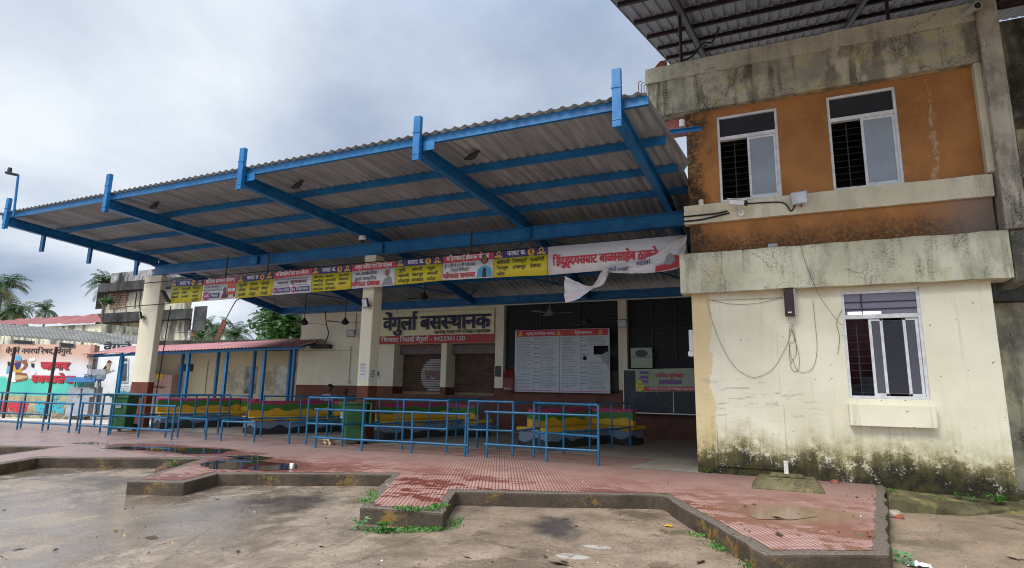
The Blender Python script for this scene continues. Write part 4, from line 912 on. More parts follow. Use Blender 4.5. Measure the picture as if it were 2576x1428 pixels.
# timetable board
o = Vector((-7.86, HY - .28, 1.49)); wB, hB = 3.24, 2.03
TB = empty('timetable_board', (o.x + wB / 2, o.y, o.z), 'large white timetable board with red heading and torn holes', 'notice board')
m = MB()
q = lambda x, z: (o.x + x, o.y, o.z + z)
holes_wall(m, o.x, o.x + wB, o.z, o.z + hB, o.y, o.y + .03, [(o.x + 2.72, o.x + 3.2, o.z + 1.2, o.z + 1.48), (o.x + 2.37, o.x + 2.49, o.z + 1.03, o.z + 1.15)]); m.build('panel', mk_vinyl('timetable_white', (.50, .54, .58), .2), TB)
m = MB(); flat(m, o, X, Zv, [(.05, hB - .22), (wB - .05, hB - .22), (wB - .05, hB - .01), (.05, hB - .01)], 0, .002); flat(m, o, X, Zv, [(1.58, .05), (1.6, .05), (1.6, hB - .22), (1.58, hB - .22)], 0, .002); flat(m, o, X, Zv, [(.03, .04), (wB - .03, .04), (wB - .03, .055), (.03, .055)], 0, .002); m.build('red_heading', V_R, TB)
m = MB(); write(m, 'महाराष्ट्र राज्य परिवहन महामंडळ', o + X * .42 + Zv * (hB - .17), X, Zv, .09, 1.0, .03, 0, 'F', .003); write(m, 'वेंगुर्ले बसस्थानक', o + X * 2.1 + Zv * (hB - .17), X, Zv, .09, .58, .03, 0, 'F', .003); m.build('heading_lettering', V_W, TB)
m = MB()
for cx in (.2, 1.55, 2.95): flat(m, o, X, Zv, disc(cx, hB - .1, .06), 0, .004); flat(m, o, X, Zv, [(cx - .09, hB - .2), (cx + .09, hB - .2), (cx + .09, hB - .155), (cx - .09, hB - .155)], 0, .0045)
m.build('logo', V_GOLD, TB)
m = MB(); r2 = random.Random(3); wds = ['सावंतवाडी', 'कुडाळ', 'मालवण', 'पणजी', '६.३०', '७.१५', 'कोल्हापूर', 'बेळगांव', 'पुणे', '१०.४५', 'रेडी', 'शिरोडा', 'निवती']
for x0_, x1_ in ((.08, .66), (.95, 1.52), (1.66, 2.26), (2.56, 3.14)):
    z = hB - .3
    while z > .12:
        if not (x0_ > 2.5 and 1.0 < z < 1.5): write(m, ' '.join(r2.choice(wds) for _ in range(4)), o + X * x0_ + Zv * z, X, Zv, .026, (x1_ - x0_) * r2.uniform(.6, 1), .03, 0, 'F', .001)
        z -= r2.choice((.055, .055, .085))
for x0_ in (.7, 2.3):
    z = hB - .3
    while z > .2: write(m, r2.choice(wds), o + X * x0_ + Zv * z, X, Zv, .03, .18, .03, 0, 'F', .001); z -= r2.uniform(.1, .2)
for x0_ in (.685, .92, 2.28, 2.53): flat(m, o, X, Zv, [(x0_, .06), (x0_ + .006, .06), (x0_ + .006, hB - .22), (x0_, hB - .22)], 0, .001)
m.build('timetable_lettering', V_K, TB)
m = MB(); m.add([q(2.72, 1.2), q(2.95, 1.1), q(3.2, .82), q(3.2, 1.3), q(2.9, 1.16)], [(0, 1, 4), (1, 2, 3, 4)]); mm_ = [setattr(v, 'y', v.y - .03) for v in m.v]; m.build('torn_flap', V_GR, TB)
# blackboard and the banner pinned on it, posters, fire box
o = Vector((-4.17, HY - .35, .95)); BB = empty('blackboard', (o.x + 1, o.y, .95), 'big black notice board with white edging behind the wavy bench', 'blackboard')
m = MB(); m.box(o.x, -1.75, o.y, o.y + .05, .95, 2.2); m.build('board', plain('board_black', (.014, .018, .026), .45, 0, .3, 3), BB)
m = MB(); m.box(o.x - .03, o.x, o.y - .01, o.y + .06, .92, 2.22); m.box(o.x, -1.75, o.y - .01, o.y + .06, .92, .95); m.box(o.x, o.x + .5, o.y - .01, o.y + .06, 2.2, 2.225); m.box(-2.72, -2.7, o.y - .008, o.y, .95, 1.6); m.build('white_edging', WHITE, BB)
m = MB()
for k in range(14):
    a = rnd.uniform(.15, .6) if k < 9 else rnd.uniform(.9, 2.1); z = rnd.uniform(.15, .9); l = rnd.uniform(.05, .28); flat(m, o, X, Zv, [(a, z + l), (a + l * .6, z), (a + l * .6 + .012, z), (a + .014, z + l)], 0, .002)
m.build('chalk_marking', plain('chalk_blue', (.12, .22, .30), .9), BB)
b = Vector((-3.80, HY - .42, 1.56)); wB, hB = 1.85, .67
PB = empty('greeting_banner', (b.x + .9, b.y, b.z), 'crumpled pale banner with red foot pinned across the blackboard', 'banner')
m = MB(); m.grid(lambda a, c_: (b.x + a * wB, b.y - .03 * mnoise.noise(Vector((a * 6, c_ * 4, 1))), b.z + c_ * hB + .04 * a), 30, 10); m.build('cloth', V_G, PB)
m = MB(); bb_ = b - Vector((0, .035, 0)); flat(m, bb_, X, Zv, [(.05, .03), (wB, .05), (wB, .17), (.05, .14)], 0, 0); write(m, 'वार्षिक शुभेच्छा', bb_ + X * .6 + Zv * .43, X, Zv, .11, .8, .03, 0, 'F'); m.build('red_print', V_R, PB)
m = MB(); write(m, 'महाराष्ट्र राज्य मार्ग परिवहन महामंडळ', bb_ + X * .4 + Zv * .07, X, Zv, .06, 1.3, .02, 0, 'F', .003); m.build('white_print', V_W, PB)
m = MB(); flat(m, bb_, X, Zv, [(.7, .24), (1.35, .25), (1.35, .37), (.7, .36)], 0, .001)
for cz in (.52, .38, .25): flat(m, bb_, X, Zv, [(.12, cz), (.4, cz + .01), (.37, cz + .09), (.15, cz + .09)], 0, .001)
m.build('violet_print', V_P, PB)
m = MB(); flat(m, bb_, X, Zv, disc(.14, .17, .13, .15), 0, .004); m.build('yellow_seal', V_Y, PB); m = MB(); write(m, 'वेंगुर्ला', bb_ + X * .06 + Zv * .2, X, Zv, .05, .17, .02, 0, 'F', .006); write(m, 'आगार', bb_ + X * .07 + Zv * .1, X, Zv, .05, .15, .02, 0, 'F', .006); m.build('seal_lettering', V_BD, PB)
notice((-4.0, HY - .1, 2.28), (1, 0, 0), [('', .02), ('', .02), ('निवेदन', .05)], .66, .62, 'grey green poster with a faded portrait above the blackboard', V_G, True)
q_ = at(1246, 975, 'Y', HY); notice((xr0 + .02, HY - .012, 1.98), (1, 0, 0), [('टना', .07), ('१', .04), ('सूचना', .05)], .23, .36, 'small dark poster with white lettering on the pilaster beside the second shutter', V_K)
notice((hx(946), HY - .012, 1.7), (1, 0, 0), [('', .02), ('', .03), ('WANTED', .05), ('सूचना', .03)], .25, .5, 'white poster with a grey portrait on the wall just behind the middle column', PAPER, True)
m = MB(); q_ = at(1280, 960, 'Y', HY - .3); t = empty('fire_box', (q_.x, HY - .3, 1.5), 'red fire bucket box standing beside the timetable board', 'fire box'); m.box(q_.x - .18, q_.x + .2, HY - .4, HY - .1, 1.5, 1.95); m.hexa([(q_.x - .18, HY - .4, 1.95), (q_.x + .2, HY - .4, 1.95), (q_.x + .2, HY - .1, 1.95), (q_.x - .18, HY - .1, 1.95)], [(q_.x - .1, HY - .3, 2.2), (q_.x + .16, HY - .3, 2.2), (q_.x + .16, HY - .1, 2.2), (q_.x - .1, HY - .1, 2.2)]); m.build('cabinet', plain('dark_red', (.16, .012, .012), .4), t, bevel=.02)
m = MB(); write(m, 'FIRE', (q_.x - .13, HY - .405, 1.56), X, Zv, .05, .24, .01, 0, 'F'); m.build('lettering', V_W, t)
# ceiling fans
def fan(u, v, y, ang, label, col=BARS):
    c = at(u, v, 'Y', y); t = empty('ceiling_fan', c, label, 'ceiling fan', 'ceiling fans hanging in the waiting hall')
    m = MB(); m.tube([c + Vector((0, 0, .1)), (c.x, c.y, under(c.x, y) + .02)], .012, 8); m.build('down_rod', col, t)
    m = MB(); m.lathe([(.03, .16), (.06, .1), (.11, .05), (.13, 0), (.11, -.04), (.05, -.07)], c, 16); m.build('motor', col, t)
    for k in range(3):
        a = ang + k * 2.0944; d = Vector((math.cos(a), math.sin(a), 0)); n_ = Vector((-d.y, d.x, .12))
        m = MB(); m.hexa([c + d * .12 - n_ * .04 - Vector((0, 0, .01)), c + d * .66 - n_ * .065 - Vector((0, 0, .01)), c + d * .66 + n_ * .065 - Vector((0, 0, .01)), c + d * .12 + n_ * .04 - Vector((0, 0, .01))], [c + d * .12 - n_ * .04, c + d * .66 - n_ * .065, c + d * .66 + n_ * .065, c + d * .12 + n_ * .04]); m.build('blade', col, t)
fan(868, 811, 15.4, .2, 'dark ceiling fan hanging before the bare cream wall'); fan(1067, 748, 15.4, 1.0, 'dark ceiling fan hanging before the station name banner'); fan(1383, 787, 15.4, .1, 'ceiling fan with a bright hub above the timetable board', plain('fan_grey', (.16, .15, .15), .4)); fan(1480, 813, 16.8, .5, 'dark ceiling fan near the pilaster over the timetable board edge'); fan(765, 812, 14.2, .9, 'dark ceiling fan against the leafy tree at the open hall end')
# ------------------------------------------------------------------ row of hanging route banners
PX = [-17.33, -15.86, -14.41, -12.99, -11.56, -10.17, -8.76, -7.36, -5.95, -4.57, -1.47]
PB_ = [4.05, 4.06, 4.08, 4.11, 4.12, 4.14, 4.16, 4.20, 4.19, 4.16, 4.20]; PT_ = [4.79, 4.74, 4.74, 4.77, 4.80, 4.79, 4.80, 4.80, 4.81, 4.82, 4.82]
BY = 12.22
def panel(i, label):
    x0, x1 = PX[i] + .004, PX[i + 1] - .004; t = empty('hanging_banner', ((x0 + x1) / 2, BY, PT_[i]), label, 'banner', 'banners hung in a row under the canopy beam')
    return t, x0, x1, PB_[i], PB_[i + 1], PT_[i], PT_[i + 1]
def cloth(name, x0, x1, a0, a1, b0, b1, mat, par, d=0.):
    m = MB(); k = 8
    def P(a, b): return (x0 + (x1 - x0) * a, BY - d + .012 * math.sin(a * 9 + x0) * (1 - b) * (0 if d else 1), (a0 + (a1 - a0) * a) * (1 - b) + (b0 + (b1 - b0) * a) * b)
    m.grid(P, 10, 2); return m.build(name, mat, par, solid=.004 if not d else 0)
def emblem(par, x, z, s):
    m = MB(); o_ = Vector((x, BY - .017, z)); flat(m, o_, X, Zv, disc(0, .05 * s, .075 * s), 0, 0); flat(m, o_, X, Zv, [(-.13 * s, -.075 * s), (.13 * s, -.075 * s), (.13 * s, -.015 * s), (-.13 * s, -.015 * s)], 0, .001)
    flat(m, o_, X, Zv, [(-.05 * s, -.02 * s), (.05 * s, -.02 * s), (.03 * s, .03 * s), (-.03 * s, .03 * s)], 0, .002); m.build('logo', V_GOLD, par)
    m = MB(); flat(m, o_, X, Zv, disc(0, .05 * s, .04 * s), 0, .003); m.build('logo_disc', V_N, par)
def route(i, num, rows, label):
    t, x0, x1, a0, a1, b0, b1 = panel(i, label); h = (b0 + b1) / 2 - (a0 + a1) / 2; hd = .27 * h; w_ = x1 - x0
    cloth('yellow_cloth', x0, x1, a0, a1, b0 - hd, b1 - hd, V_Y, t); cloth('navy_heading', x0, x1, b0 - hd, b1 - hd, b0, b1, V_N, t, .002)
    emblem(t, x0 + .13, b0 - hd * .55, .8); emblem(t, x1 - .15, b1 - hd * .55, .8)
    zz = (b0 + b1) / 2; cx = (x0 + x1) / 2
    m = MB(); flat(m, (cx + .28, BY - .016, zz - hd / 2), X, Zv, disc(0, 0, .088), 0, 0); m.build('number_disc', V_GOLD, t)
    m = MB(); write(m, 'फलाट क्र.', (cx - .33, BY - .016, zz - hd * .72), X, Zv, .105, .48, .022, 0, 'F'); m.build('heading_lettering', V_W, t)
    m = MB(); write(m, num, (cx + .28, BY - .018, zz - hd * .72), X, Zv, .115, None, .03, 0, 'C'); m.build('number_lettering', V_BD, t)
    n = max(4 if len(rows) > 3 else 3, len(rows)); zh = (h - hd) / (n + .25)
    for c_ in range(3):
        m = MB()
        for r_, row in enumerate(rows):
            s_ = row[c_]
            if s_: write(m, s_, (x0 + w_ * (.06, .36, .69)[c_], BY - .017, (a0 + a1) / 2 + (h - hd) - zh * (r_ + .95)), X, Zv, zh * .56, min(w_ * .25, .041 * len(s_) + .05), .03, 0, 'F')
        if m.v: m.build('route_lettering', V_K, t)
    return t
def scheme(i, head, label):
    t, x0, x1, a0, a1, b0, b1 = panel(i, label); h = (b0 + b1) / 2 - (a0 + a1) / 2; hd = .27 * h; w_ = x1 - x0
    cloth('white_cloth', x0, x1, a0, a1, b0 - hd, b1 - hd, V_W, t); cloth('red_heading', x0, x1, b0 - hd, b1 - hd, b0, b1, V_R, t, .002)
    m = MB(); write(m, head, (x0 + w_ * .07, BY - .016, (b0 + b1) / 2 - hd * .74), X, Zv, .105, w_ * .85, .03, 0, 'F'); m.build('heading_lettering', V_W, t)
    return t, x0, w_, (a0 + a1) / 2, h - hd
def line(t, name, mat, items):
    m = MB()
    for (s_, x, z, hh, w_, bo) in items: write(m, s_, (x, BY - .017, z), X, Zv, hh, w_, bo, 0, 'F', .002)
    return m.build(name, mat, t)
def shape(t, name, mat, o_, polys, lift=0.):
    m = MB()
    for k, p in enumerate(polys): flat(m, (o_[0], BY - .016, o_[1]), X, Zv, p, 0, lift + .0006 * k)
    return m.build(name, mat, t)
route(0, '५', [('पणजी', 'किरणपाणी', 'शिरोडा'), ('म्हापसा', 'रेडी', 'आरवली'), ('वास्को', 'कणकवली', 'बांदा'), ('', '', 'फुकेरी')], 'yellow route banner at the far free end of the row, by the thin far column')
t, x0, w_, z0, h = scheme(1, 'महिला सन्मान योजना', 'white and red banner picturing a red bus')
line(t, 'body_lettering', V_K, [('महिलांना संपूर्ण महाराष्ट्रात', x0 + .12, z0 + h * .78, .05, .62, .01), ('एसटीच्या सर्व प्रकारच्या बस तिकिटात', x0 + .04, z0 + h * .58, .05, .78, .01)])
shape(t, 'percent_disc', V_M, (x0 + .18, z0 + .14), [disc(0, 0, .17, .125)]); shape(t, 'offer_box', V_N, (x0 + .33, z0 + .07), [[(0, 0), (.4, 0), (.4, .15), (0, .15)]])
line(t, 'offer_lettering', V_W, [('५०%', x0 + .06, z0 + .1, .1, .25, .03), ('सवलत', x0 + .37, z0 + .1, .09, .32, .03)])
bo = (x0 + w_ * .64, z0 + .04)
shape(t, 'printed_bus', V_O, bo, [[(.12, .22), (.48, .2), (.47, .5), (.36, .43), (.27, .49), (.13, .46)], [(.1, .1), (.48, .1), (.5, .32), (.13, .33)]]); shape(t, 'printed_windows', V_W, bo, [[(.16, .2), (.3, .2), (.3, .29), (.16, .29)], [(.32, .2), (.46, .2), (.46, .29), (.32, .29)]], .002); shape(t, 'printed_wheels', V_K, bo, [disc(.16, .07, .04), disc(.43, .07, .04)], .001)
shape(t, 'printed_woman', V_BD, bo, [[(-.1, 0), (.14, 0), (.12, .14), (.04, .2), (-.06, .14)], disc(.02, .25, .06, .085)], .003); shape(t, 'printed_face', V_S, bo, [disc(.02, .24, .035, .055)], .005)
route(2, '४', [('कुर्ली', 'हरिचरण', 'कोरजाई'), ('कोचरा', 'श्रीरामवाडी', 'भोगवे'), ('कालवी', 'केळुस', 'निवती')], 'yellow route banner next to the red bus picture, towards the middle column')
t, x0, w_, z0, h = scheme(3, 'मासिक/त्रैमासिक पास योजना', 'white and red banner with two small magenta discs')
line(t, 'body_lettering', V_K, [('दैनंदिन नियमित एकाच मार्गावर प्रवास करणाऱ्या', x0 + .05, z0 + h * .83, .045, w_ * .9, .01), ('प्रवाशांना', x0 + .18, z0 + h * .6, .075, .4, .015), ('२० दिवसांच्या प्रवास भाड्यात', x0 + .05, z0 + h * .46, .03, .58, .01), ('५० दिवसांच्या प्रवास भाड्यात', x0 + .74, z0 + h * .46, .03, .58, .01)])
line(t, 'news_lettering', V_BD, [('खुशखबर', x0 + .64, z0 + h * .6, .09, .62, .035)])
for dx in (0, .7):
    shape(t, 'day_disc', V_M, (x0 + .1 + dx, z0 + .12), [disc(0, 0, .085, .09)]); shape(t, 'day_box', V_N, (x0 + .17 + dx, z0 + .05), [[(0, 0), (.5, 0), (.5, .14), (0, .14)]])
for it in [('३०', x0 + .04, z0 + .08, .08, .12, .03), ('दिवस प्रवास', x0 + .2, z0 + .08, .08, .44, .025), ('९०', x0 + .74, z0 + .08, .08, .12, .03), ('दिवस प्रवास', x0 + .9, z0 + .08, .08, .44, .025)]: line(t, 'day_lettering', V_W, [it])
route(4, '३', [('बेळगांव', 'मालवण', 'दुकानवाड'), ('पणजीपूर', 'कुडाळ (दाभोली)', 'माणगांव'), ('सावंतवाडी (मठ)', 'देवबाग', 'वझराट'), ('सावंतवाडी (तुळस)', 'आंजिवडे', '')], 'yellow route banner with four lines of names, just before the middle column')
t, x0, w_, z0, h = scheme(5, 'अमृत ज्येष्ठ नागरिक योजना', 'white and red banner picturing an old man in a cap, before the middle column')
line(t, 'body_lettering', V_K, [('७५ वर्षांवरील', x0 + .14, z0 + h * .72, .085, .68, .02), ('वृद्ध व्यक्तींना', x0 + .12, z0 + h * .42, .085, .68, .02)]); line(t, 'free_lettering', V_R, [('मोफत प्रवास', x0 + .02, z0 + h * .1, .115, .9, .05)])
bo = (x0 + w_ * .84, z0 + .03); shape(t, 'printed_man', V_GR, bo, [[(-.18, 0), (.16, 0), (.12, .17), (.03, .24), (-.1, .18)], disc(-.03, .43, .085, .04)], .001); shape(t, 'printed_face', V_S, bo, [disc(-.03, .34, .07, .1)], .001)
route(6, '२', [('पुणे', 'सांगली', 'करुळ'), ('अक्कलकोट', 'पंढरपूर', 'कणकवली'), ('कोल्हापूर', 'गगनबावडा', 'फोंडा')], 'yellow route banner between the old man and the schoolgirl pictures')
t, x0, w_, z0, h = scheme(7, 'अहिल्याबाई होळकर योजना', 'white and red banner picturing a schoolgirl in blue uniform')
line(t, 'body_lettering', V_K, [('इ. ५ वी ते १२ वी पर्यंतच्या', x0 + .06, z0 + h * .72, .075, .85, .012), ('विद्यार्थिनींसाठी', x0 + .24, z0 + h * .45, .075, .5, .012)]); line(t, 'free_lettering', V_R, [('मोफत प्रवास', x0 + .02, z0 + h * .1, .115, .9, .05)])
bo = (x0 + w_ * .83, z0 + .02); shape(t, 'printed_uniform', V_B, bo, [[(-.2, 0), (.22, 0), (.18, .2), (.06, .28), (-.06, .28), (-.17, .2)]], .001); shape(t, 'printed_hair', V_K, bo, [disc(0, .44, .1, .12), [(-.05, 0), (.06, 0), (.05, .22), (-.04, .22)]], .002); shape(t, 'printed_face', V_S, bo, [disc(0, .41, .065, .1)], .004)
route(8, '१', [('बोरीवली', 'विजयदुर्ग', 'रत्नागिरी'), ('चिपळुण', 'राजापूर', 'देवगड'), ('परेल', '', '')], 'yellow route banner beside the long white banner')
t, x0, x1, a0, a1, b0, b1 = panel(9, 'long white banner with big red lettering, meeting the cream wall')
cloth('white_cloth', x0, x1, a0, a1, b0, b1, V_W, t); m = MB(); write(m, 'हिंदुहृदयसम्राट बाळासाहेब ठाकरे', (x0 + .12, BY - .016, 4.37), X, Zv, .19, 2.35, .05, 0, 'F'); m.build('name_lettering', V_R, t)
# torn banner caught on it
TN = empty('torn_banner', (-2.9, BY - .1, 4.3), 'torn white banner twisted across the long white banner and hanging below it', 'banner')
def c6(x, y, Y=BY - .09): return at((2100 + x / 3.903) * .6364, (900 + y / 3.903) * .6364, 'Y', Y)
def ribbon(top, bot, k=14, fold=.03):
    m = MB(); n = len(top) - 1
    def cr(L, t):
        t = min(t * n, n - 1e-6); i = int(t); f_ = t - i; p0, p1, p2, p3 = L[max(i - 1, 0)], L[i], L[i + 1], L[min(i + 2, n)]
        return .5 * ((2 * p1) + (p2 - p0) * f_ + (2 * p0 - 5 * p1 + 4 * p2 - p3) * f_ * f_ + (3 * p1 - p0 - 3 * p2 + p3) * f_ ** 3)
    def P(a, b):
        p = cr(top, a).lerp(cr(bot, a), b); ed = .012 * mnoise.noise(Vector((a * 23, b * 3, 7)))
        return p + Vector((0, fold * math.sin(b * 15 + a * 6) + fold * 1.6 * mnoise.noise(Vector((a * 6, b * 7, 3))), ed))
    m.grid(P, 44, k); return m
m = ribbon([c6(1190, 600), c6(1500, 540), c6(1900, 400), c6(2200, 220), c6(2395, 125)], [c6(1190, 680), c6(1500, 705), c6(1900, 690), c6(2280, 610), c6(2380, 400)]); tb = m.build('upper_cloth', V_W, TN)
m = ribbon([c6(510, 740), c6(700, 830), c6(940, 895), c6(1080, 700), c6(1185, 600)], [c6(515, 1150), c6(720, 1105), c6(940, 950), c6(1110, 870), c6(1190, 690)]); m.build('hanging_cloth', V_W, TN)
m = MB(); write(m, 'एसटी प्रवाशांचे', c6(1200, 665, BY - .14), c6(1660, 660) - c6(1200, 665), Zv, .075, .42, .03, 0, 'F'); write(m, 'णाऱ्या', c6(1620, 590, BY - .14), c6(1900, 530) - c6(1620, 590), Zv, .085, .3, .03, 0, 'F'); m.build('navy_lettering', V_N, TN)
m = MB(); write(m, 'सिंधुदुर्ग विभाग', c6(1640, 515, BY - .14), c6(2100, 350) - c6(1640, 515), Vector((.3, 0, 1)), .07, .45, .03, 0, 'F'); m.build('red_lettering', V_R, TN)
m = MB(); P_ = [c6(x, y, BY - .135) for x, y in ((1910, 680), (1920, 590), (2040, 560), (2100, 430), (2190, 410), (2285, 430), (2280, 595), (2130, 640))]; m.add(P_, [tuple(range(8))]); m.build('magenta_print', V_DR, TN)
m = MB(); P_ = [c6(x, y, BY - .14) for x, y in ((2050, 560), (2080, 440), (2130, 380), (2200, 420), (2220, 500), (2150, 570))]; m.add(P_, [tuple(range(6))]); m.build('figure_print', V_GR, TN)
# carrying rods
m = MB(); m.tube([(-18.9, 12.33, 4.82), (-17.36, BY + .03, 4.80)], .015, 6); m.tube([(-19.6, 12.33, 4.07), (-17.36, BY + .03, 4.06)], .015, 6); m.tube([(-17.36, BY + .03, 4.84), (-1.5, BY + .03, 4.83)], .014, 6)
for x in (-15.0, -13.3, -6.6): m.bar((x, BY + .05, 4.5), (x, BY + .05, 5.4), .05, .012, (0, 1, 0))
tag(m.build('banner_rail', BARS), 'dark rods that carry the row of hanging banners', 'rail')
c = at(672, 1140 * .6364, 'Y', 12.2); a_, b_ = at((380 + 1130 / 4.327) * .6364, (1050 + 430 / 4.327) * .6364, 'Y', 12.1), at((380 + 1240 / 4.327) * .6364, (1050 + 620 / 4.327) * .6364, 'Y', 12.1)
m = MB(); m.bar(a_, b_, .16, .07); tag(m.build('lamp_fitting', plain('fitting_grey', (.10, .095, .085), .6), bevel=.015), 'tilted grey lamp fitting between the far column and the nearest route banner', 'lamp')

# ------------------------------------------------------------------ blue pipe railings
def railing(posts, rails, label, base=None):
    c = posts[0]; t = empty('queue_railing', (c[0], c[1], PZ), label, 'railing', 'blue pipe railings on the platform')
    for (x, y, h) in posts:
        m = MB(); m.tube([(x, y, PZ - .02), (x, y, PZ + h)], .025, 10); m.build('post', RAIL, t)
    for rl in rails:
        m = MB(); P = [Vector((x, y, PZ + z)) for x, y, z in rl]; m.tube(P, .024, 10)
        for k in range(len(P) - 1):                # couplings along the pipe
            d = P[k + 1] - P[k]; n = max(1, int(d.length / .55))
            for j in range(n + 1):
                q = P[k] + d * min(.97, max(.03, (j + rnd.uniform(-.1, .1)) / n)); u_ = d.normalized() * .025; m.tube([q - u_, q + u_], .0285, 10)
        m.build('pipe', RAIL, t)
    return t
Z = lambda L, h: [(x, y, h) for x, y in L]
railing([(-5.44, 11.05, .93), (-4.13, 11.03, .92), (-3.09, 11.05, 1.12), (-4.57, 11.46, 1.12), (-4.33, 12.64, 1.09), (-3.96, 13.42, 1.08), (-3.66, 14.3, 1.07), (-3.42, 15.22, 1.06)],
        [Z([(-5.5, 11.05), (-4.13, 11.03), (-3.09, 11.05)], .92), Z([(-5.5, 11.05), (-4.13, 11.03), (-3.09, 11.05)], .27), Z([(-4.57, 11.46), (-3.09, 11.05)], 1.12), Z([(-4.57, 11.46), (-3.09, 11.05)], .53),
         Z([(-4.57, 11.46), (-4.33, 12.64), (-3.96, 13.42), (-3.66, 14.3), (-3.42, 15.22)], 1.08), Z([(-4.33, 12.6), (-3.96, 13.42), (-3.66, 14.3), (-3.42, 15.22)], .47)], 'blue pipe railing closest to the cream wall, with a low front barrier')
railing([(-6.06, 11.37, 1.12), (-5.07, 11.52, 1.12), (-5.97, 12.68, 1.1), (-4.93, 12.7, 1.1)], [Z([(-6.06, 11.37), (-5.07, 11.52)], 1.12), Z([(-6.06, 11.37), (-5.07, 11.52)], .52), Z([(-6.06, 11.37), (-5.97, 12.68)], 1.11), Z([(-6.06, 11.37), (-5.97, 12.68)], .52), Z([(-5.07, 11.52), (-4.93, 12.7)], 1.11), Z([(-5.07, 11.52), (-4.93, 12.7)], .52)], 'short blue queue railing filling the gap between the two nearest front barriers')
railing([(-9.61, 10.68, .86), (-8.36, 10.74, .86), (-7.17, 10.9, .86), (-5.89, 10.95, .88)], [Z([(-9.7, 10.68), (-8.36, 10.74), (-7.17, 10.9), (-5.82, 10.95)], .86), Z([(-9.7, 10.68), (-8.36, 10.74), (-7.17, 10.9), (-5.82, 10.95)], .23)], 'low blue front barrier with open pipe ends, before the middle column')
railing([(-8.75, 11.24, 1.11), (-7.69, 11.31, 1.11), (-6.58, 11.37, 1.12), (-8.77, 12.63, 1.1), (-8.38, 13.52, 1.1), (-8.06, 14.42, 1.08), (-7.81, 15.48, 1.07), (-6.49, 12.64, 1.12)],
        [Z([(-8.75, 11.24), (-7.69, 11.31), (-6.58, 11.37)], 1.11), Z([(-8.75, 11.24), (-7.69, 11.31), (-6.58, 11.37)], .5), Z([(-8.75, 11.24), (-8.77, 12.63), (-8.38, 13.52), (-8.06, 14.42), (-7.81, 15.48)], 1.09), Z([(-8.75, 11.24), (-8.77, 12.63), (-8.38, 13.52), (-8.06, 14.42), (-7.81, 15.48)], .5), Z([(-6.58, 11.37), (-6.49, 12.64)], 1.12), Z([(-6.58, 11.37), (-6.49, 12.64)], .5)], 'tall blue queue railing behind the low barrier, running back beside the third wavy bench')
railing([(-10.24, 11.05, 1.11), (-9.32, 11.24, 1.11), (-10.2, 12.35, 1.1), (-9.24, 12.5, 1.1)], [Z([(-10.24, 11.05), (-9.32, 11.24)], 1.11), Z([(-10.24, 11.05), (-9.32, 11.24)], .5), Z([(-10.24, 11.05), (-10.2, 12.35)], 1.1), Z([(-10.24, 11.05), (-10.2, 12.35)], .5), Z([(-9.32, 11.24), (-9.24, 12.5)], 1.1), Z([(-9.32, 11.24), (-9.24, 12.5)], .5)], 'short blue queue railing around the open green bin')
railing([(-10.76, 11.04, .5), (-10.76, 12.35, 1.1)], [Z([(-10.76, 11.04), (-10.76, 12.35)], .49), Z([(-10.76, 12.35), (-10.25, 12.36)], 1.1)], 'broken blue railing stub beside the open bin railing')
railing([(-12.67, 10.71, .48), (-11.76, 10.91, .48), (-12.8, 12.08, 1.1), (-12.31, 12.97, 1.09), (-11.95, 13.9, 1.08), (-11.7, 14.9, 1.07)], [Z([(-12.67, 10.71), (-11.76, 10.91)], .47), Z([(-12.67, 10.71), (-12.8, 12.08)], .49), Z([(-12.8, 12.08), (-12.31, 12.97), (-11.95, 13.9), (-11.7, 14.9)], 1.08), Z([(-12.8, 12.08), (-12.31, 12.97), (-11.95, 13.9), (-11.7, 14.9)], .49)], 'blue railing with a knee high broken front, before the second wavy bench')
railing([(-14.2, 10.67, 1.1), (-13.16, 10.67, .5), (-14.26, 11.93, 1.08), (-13.22, 11.95, 1.08)], [Z([(-14.2, 10.67), (-13.16, 10.67)], .5), Z([(-14.2, 10.67), (-14.26, 11.93), (-13.22, 11.95)], 1.08), Z([(-14.2, 10.67), (-14.26, 11.93)], .49), Z([(-13.16, 10.67), (-13.22, 11.95)], .49)], 'blue railing with one tall and one cut down front post')
railing([(-16.69, 10.52, 1.07), (-15.6, 10.58, 1.07), (-14.64, 10.65, 1.08), (-16.88, 11.83, 1.05), (-16.3, 12.75, 1.04), (-15.95, 13.7, 1.04), (-14.78, 11.94, 1.07)], [Z([(-16.69, 10.52), (-15.6, 10.58), (-14.64, 10.65)], 1.07), Z([(-16.69, 10.52), (-15.6, 10.58), (-14.64, 10.65)], .49), Z([(-16.69, 10.52), (-16.88, 11.83), (-16.3, 12.75), (-15.95, 13.7)], 1.05), Z([(-16.69, 10.52), (-16.88, 11.83), (-16.3, 12.75), (-15.95, 13.7)], .47), Z([(-14.64, 10.65), (-14.78, 11.94)], 1.07), Z([(-14.64, 10.65), (-14.78, 11.94)], .48)], 'tall blue queue railing before the farthest wavy bench and far column')
railing([(-17.3, 10.07, .83), (-16.19, 10.15, .83), (-15.0, 10.16, .83), (-13.81, 10.22, .84)], [Z([(-17.35, 10.07), (-16.19, 10.15), (-15.0, 10.16), (-13.75, 10.22)], .82), Z([(-17.35, 10.07), (-16.19, 10.15), (-15.0, 10.16), (-13.75, 10.22)], .22)], 'low blue front barrier before the closed dark green bin')
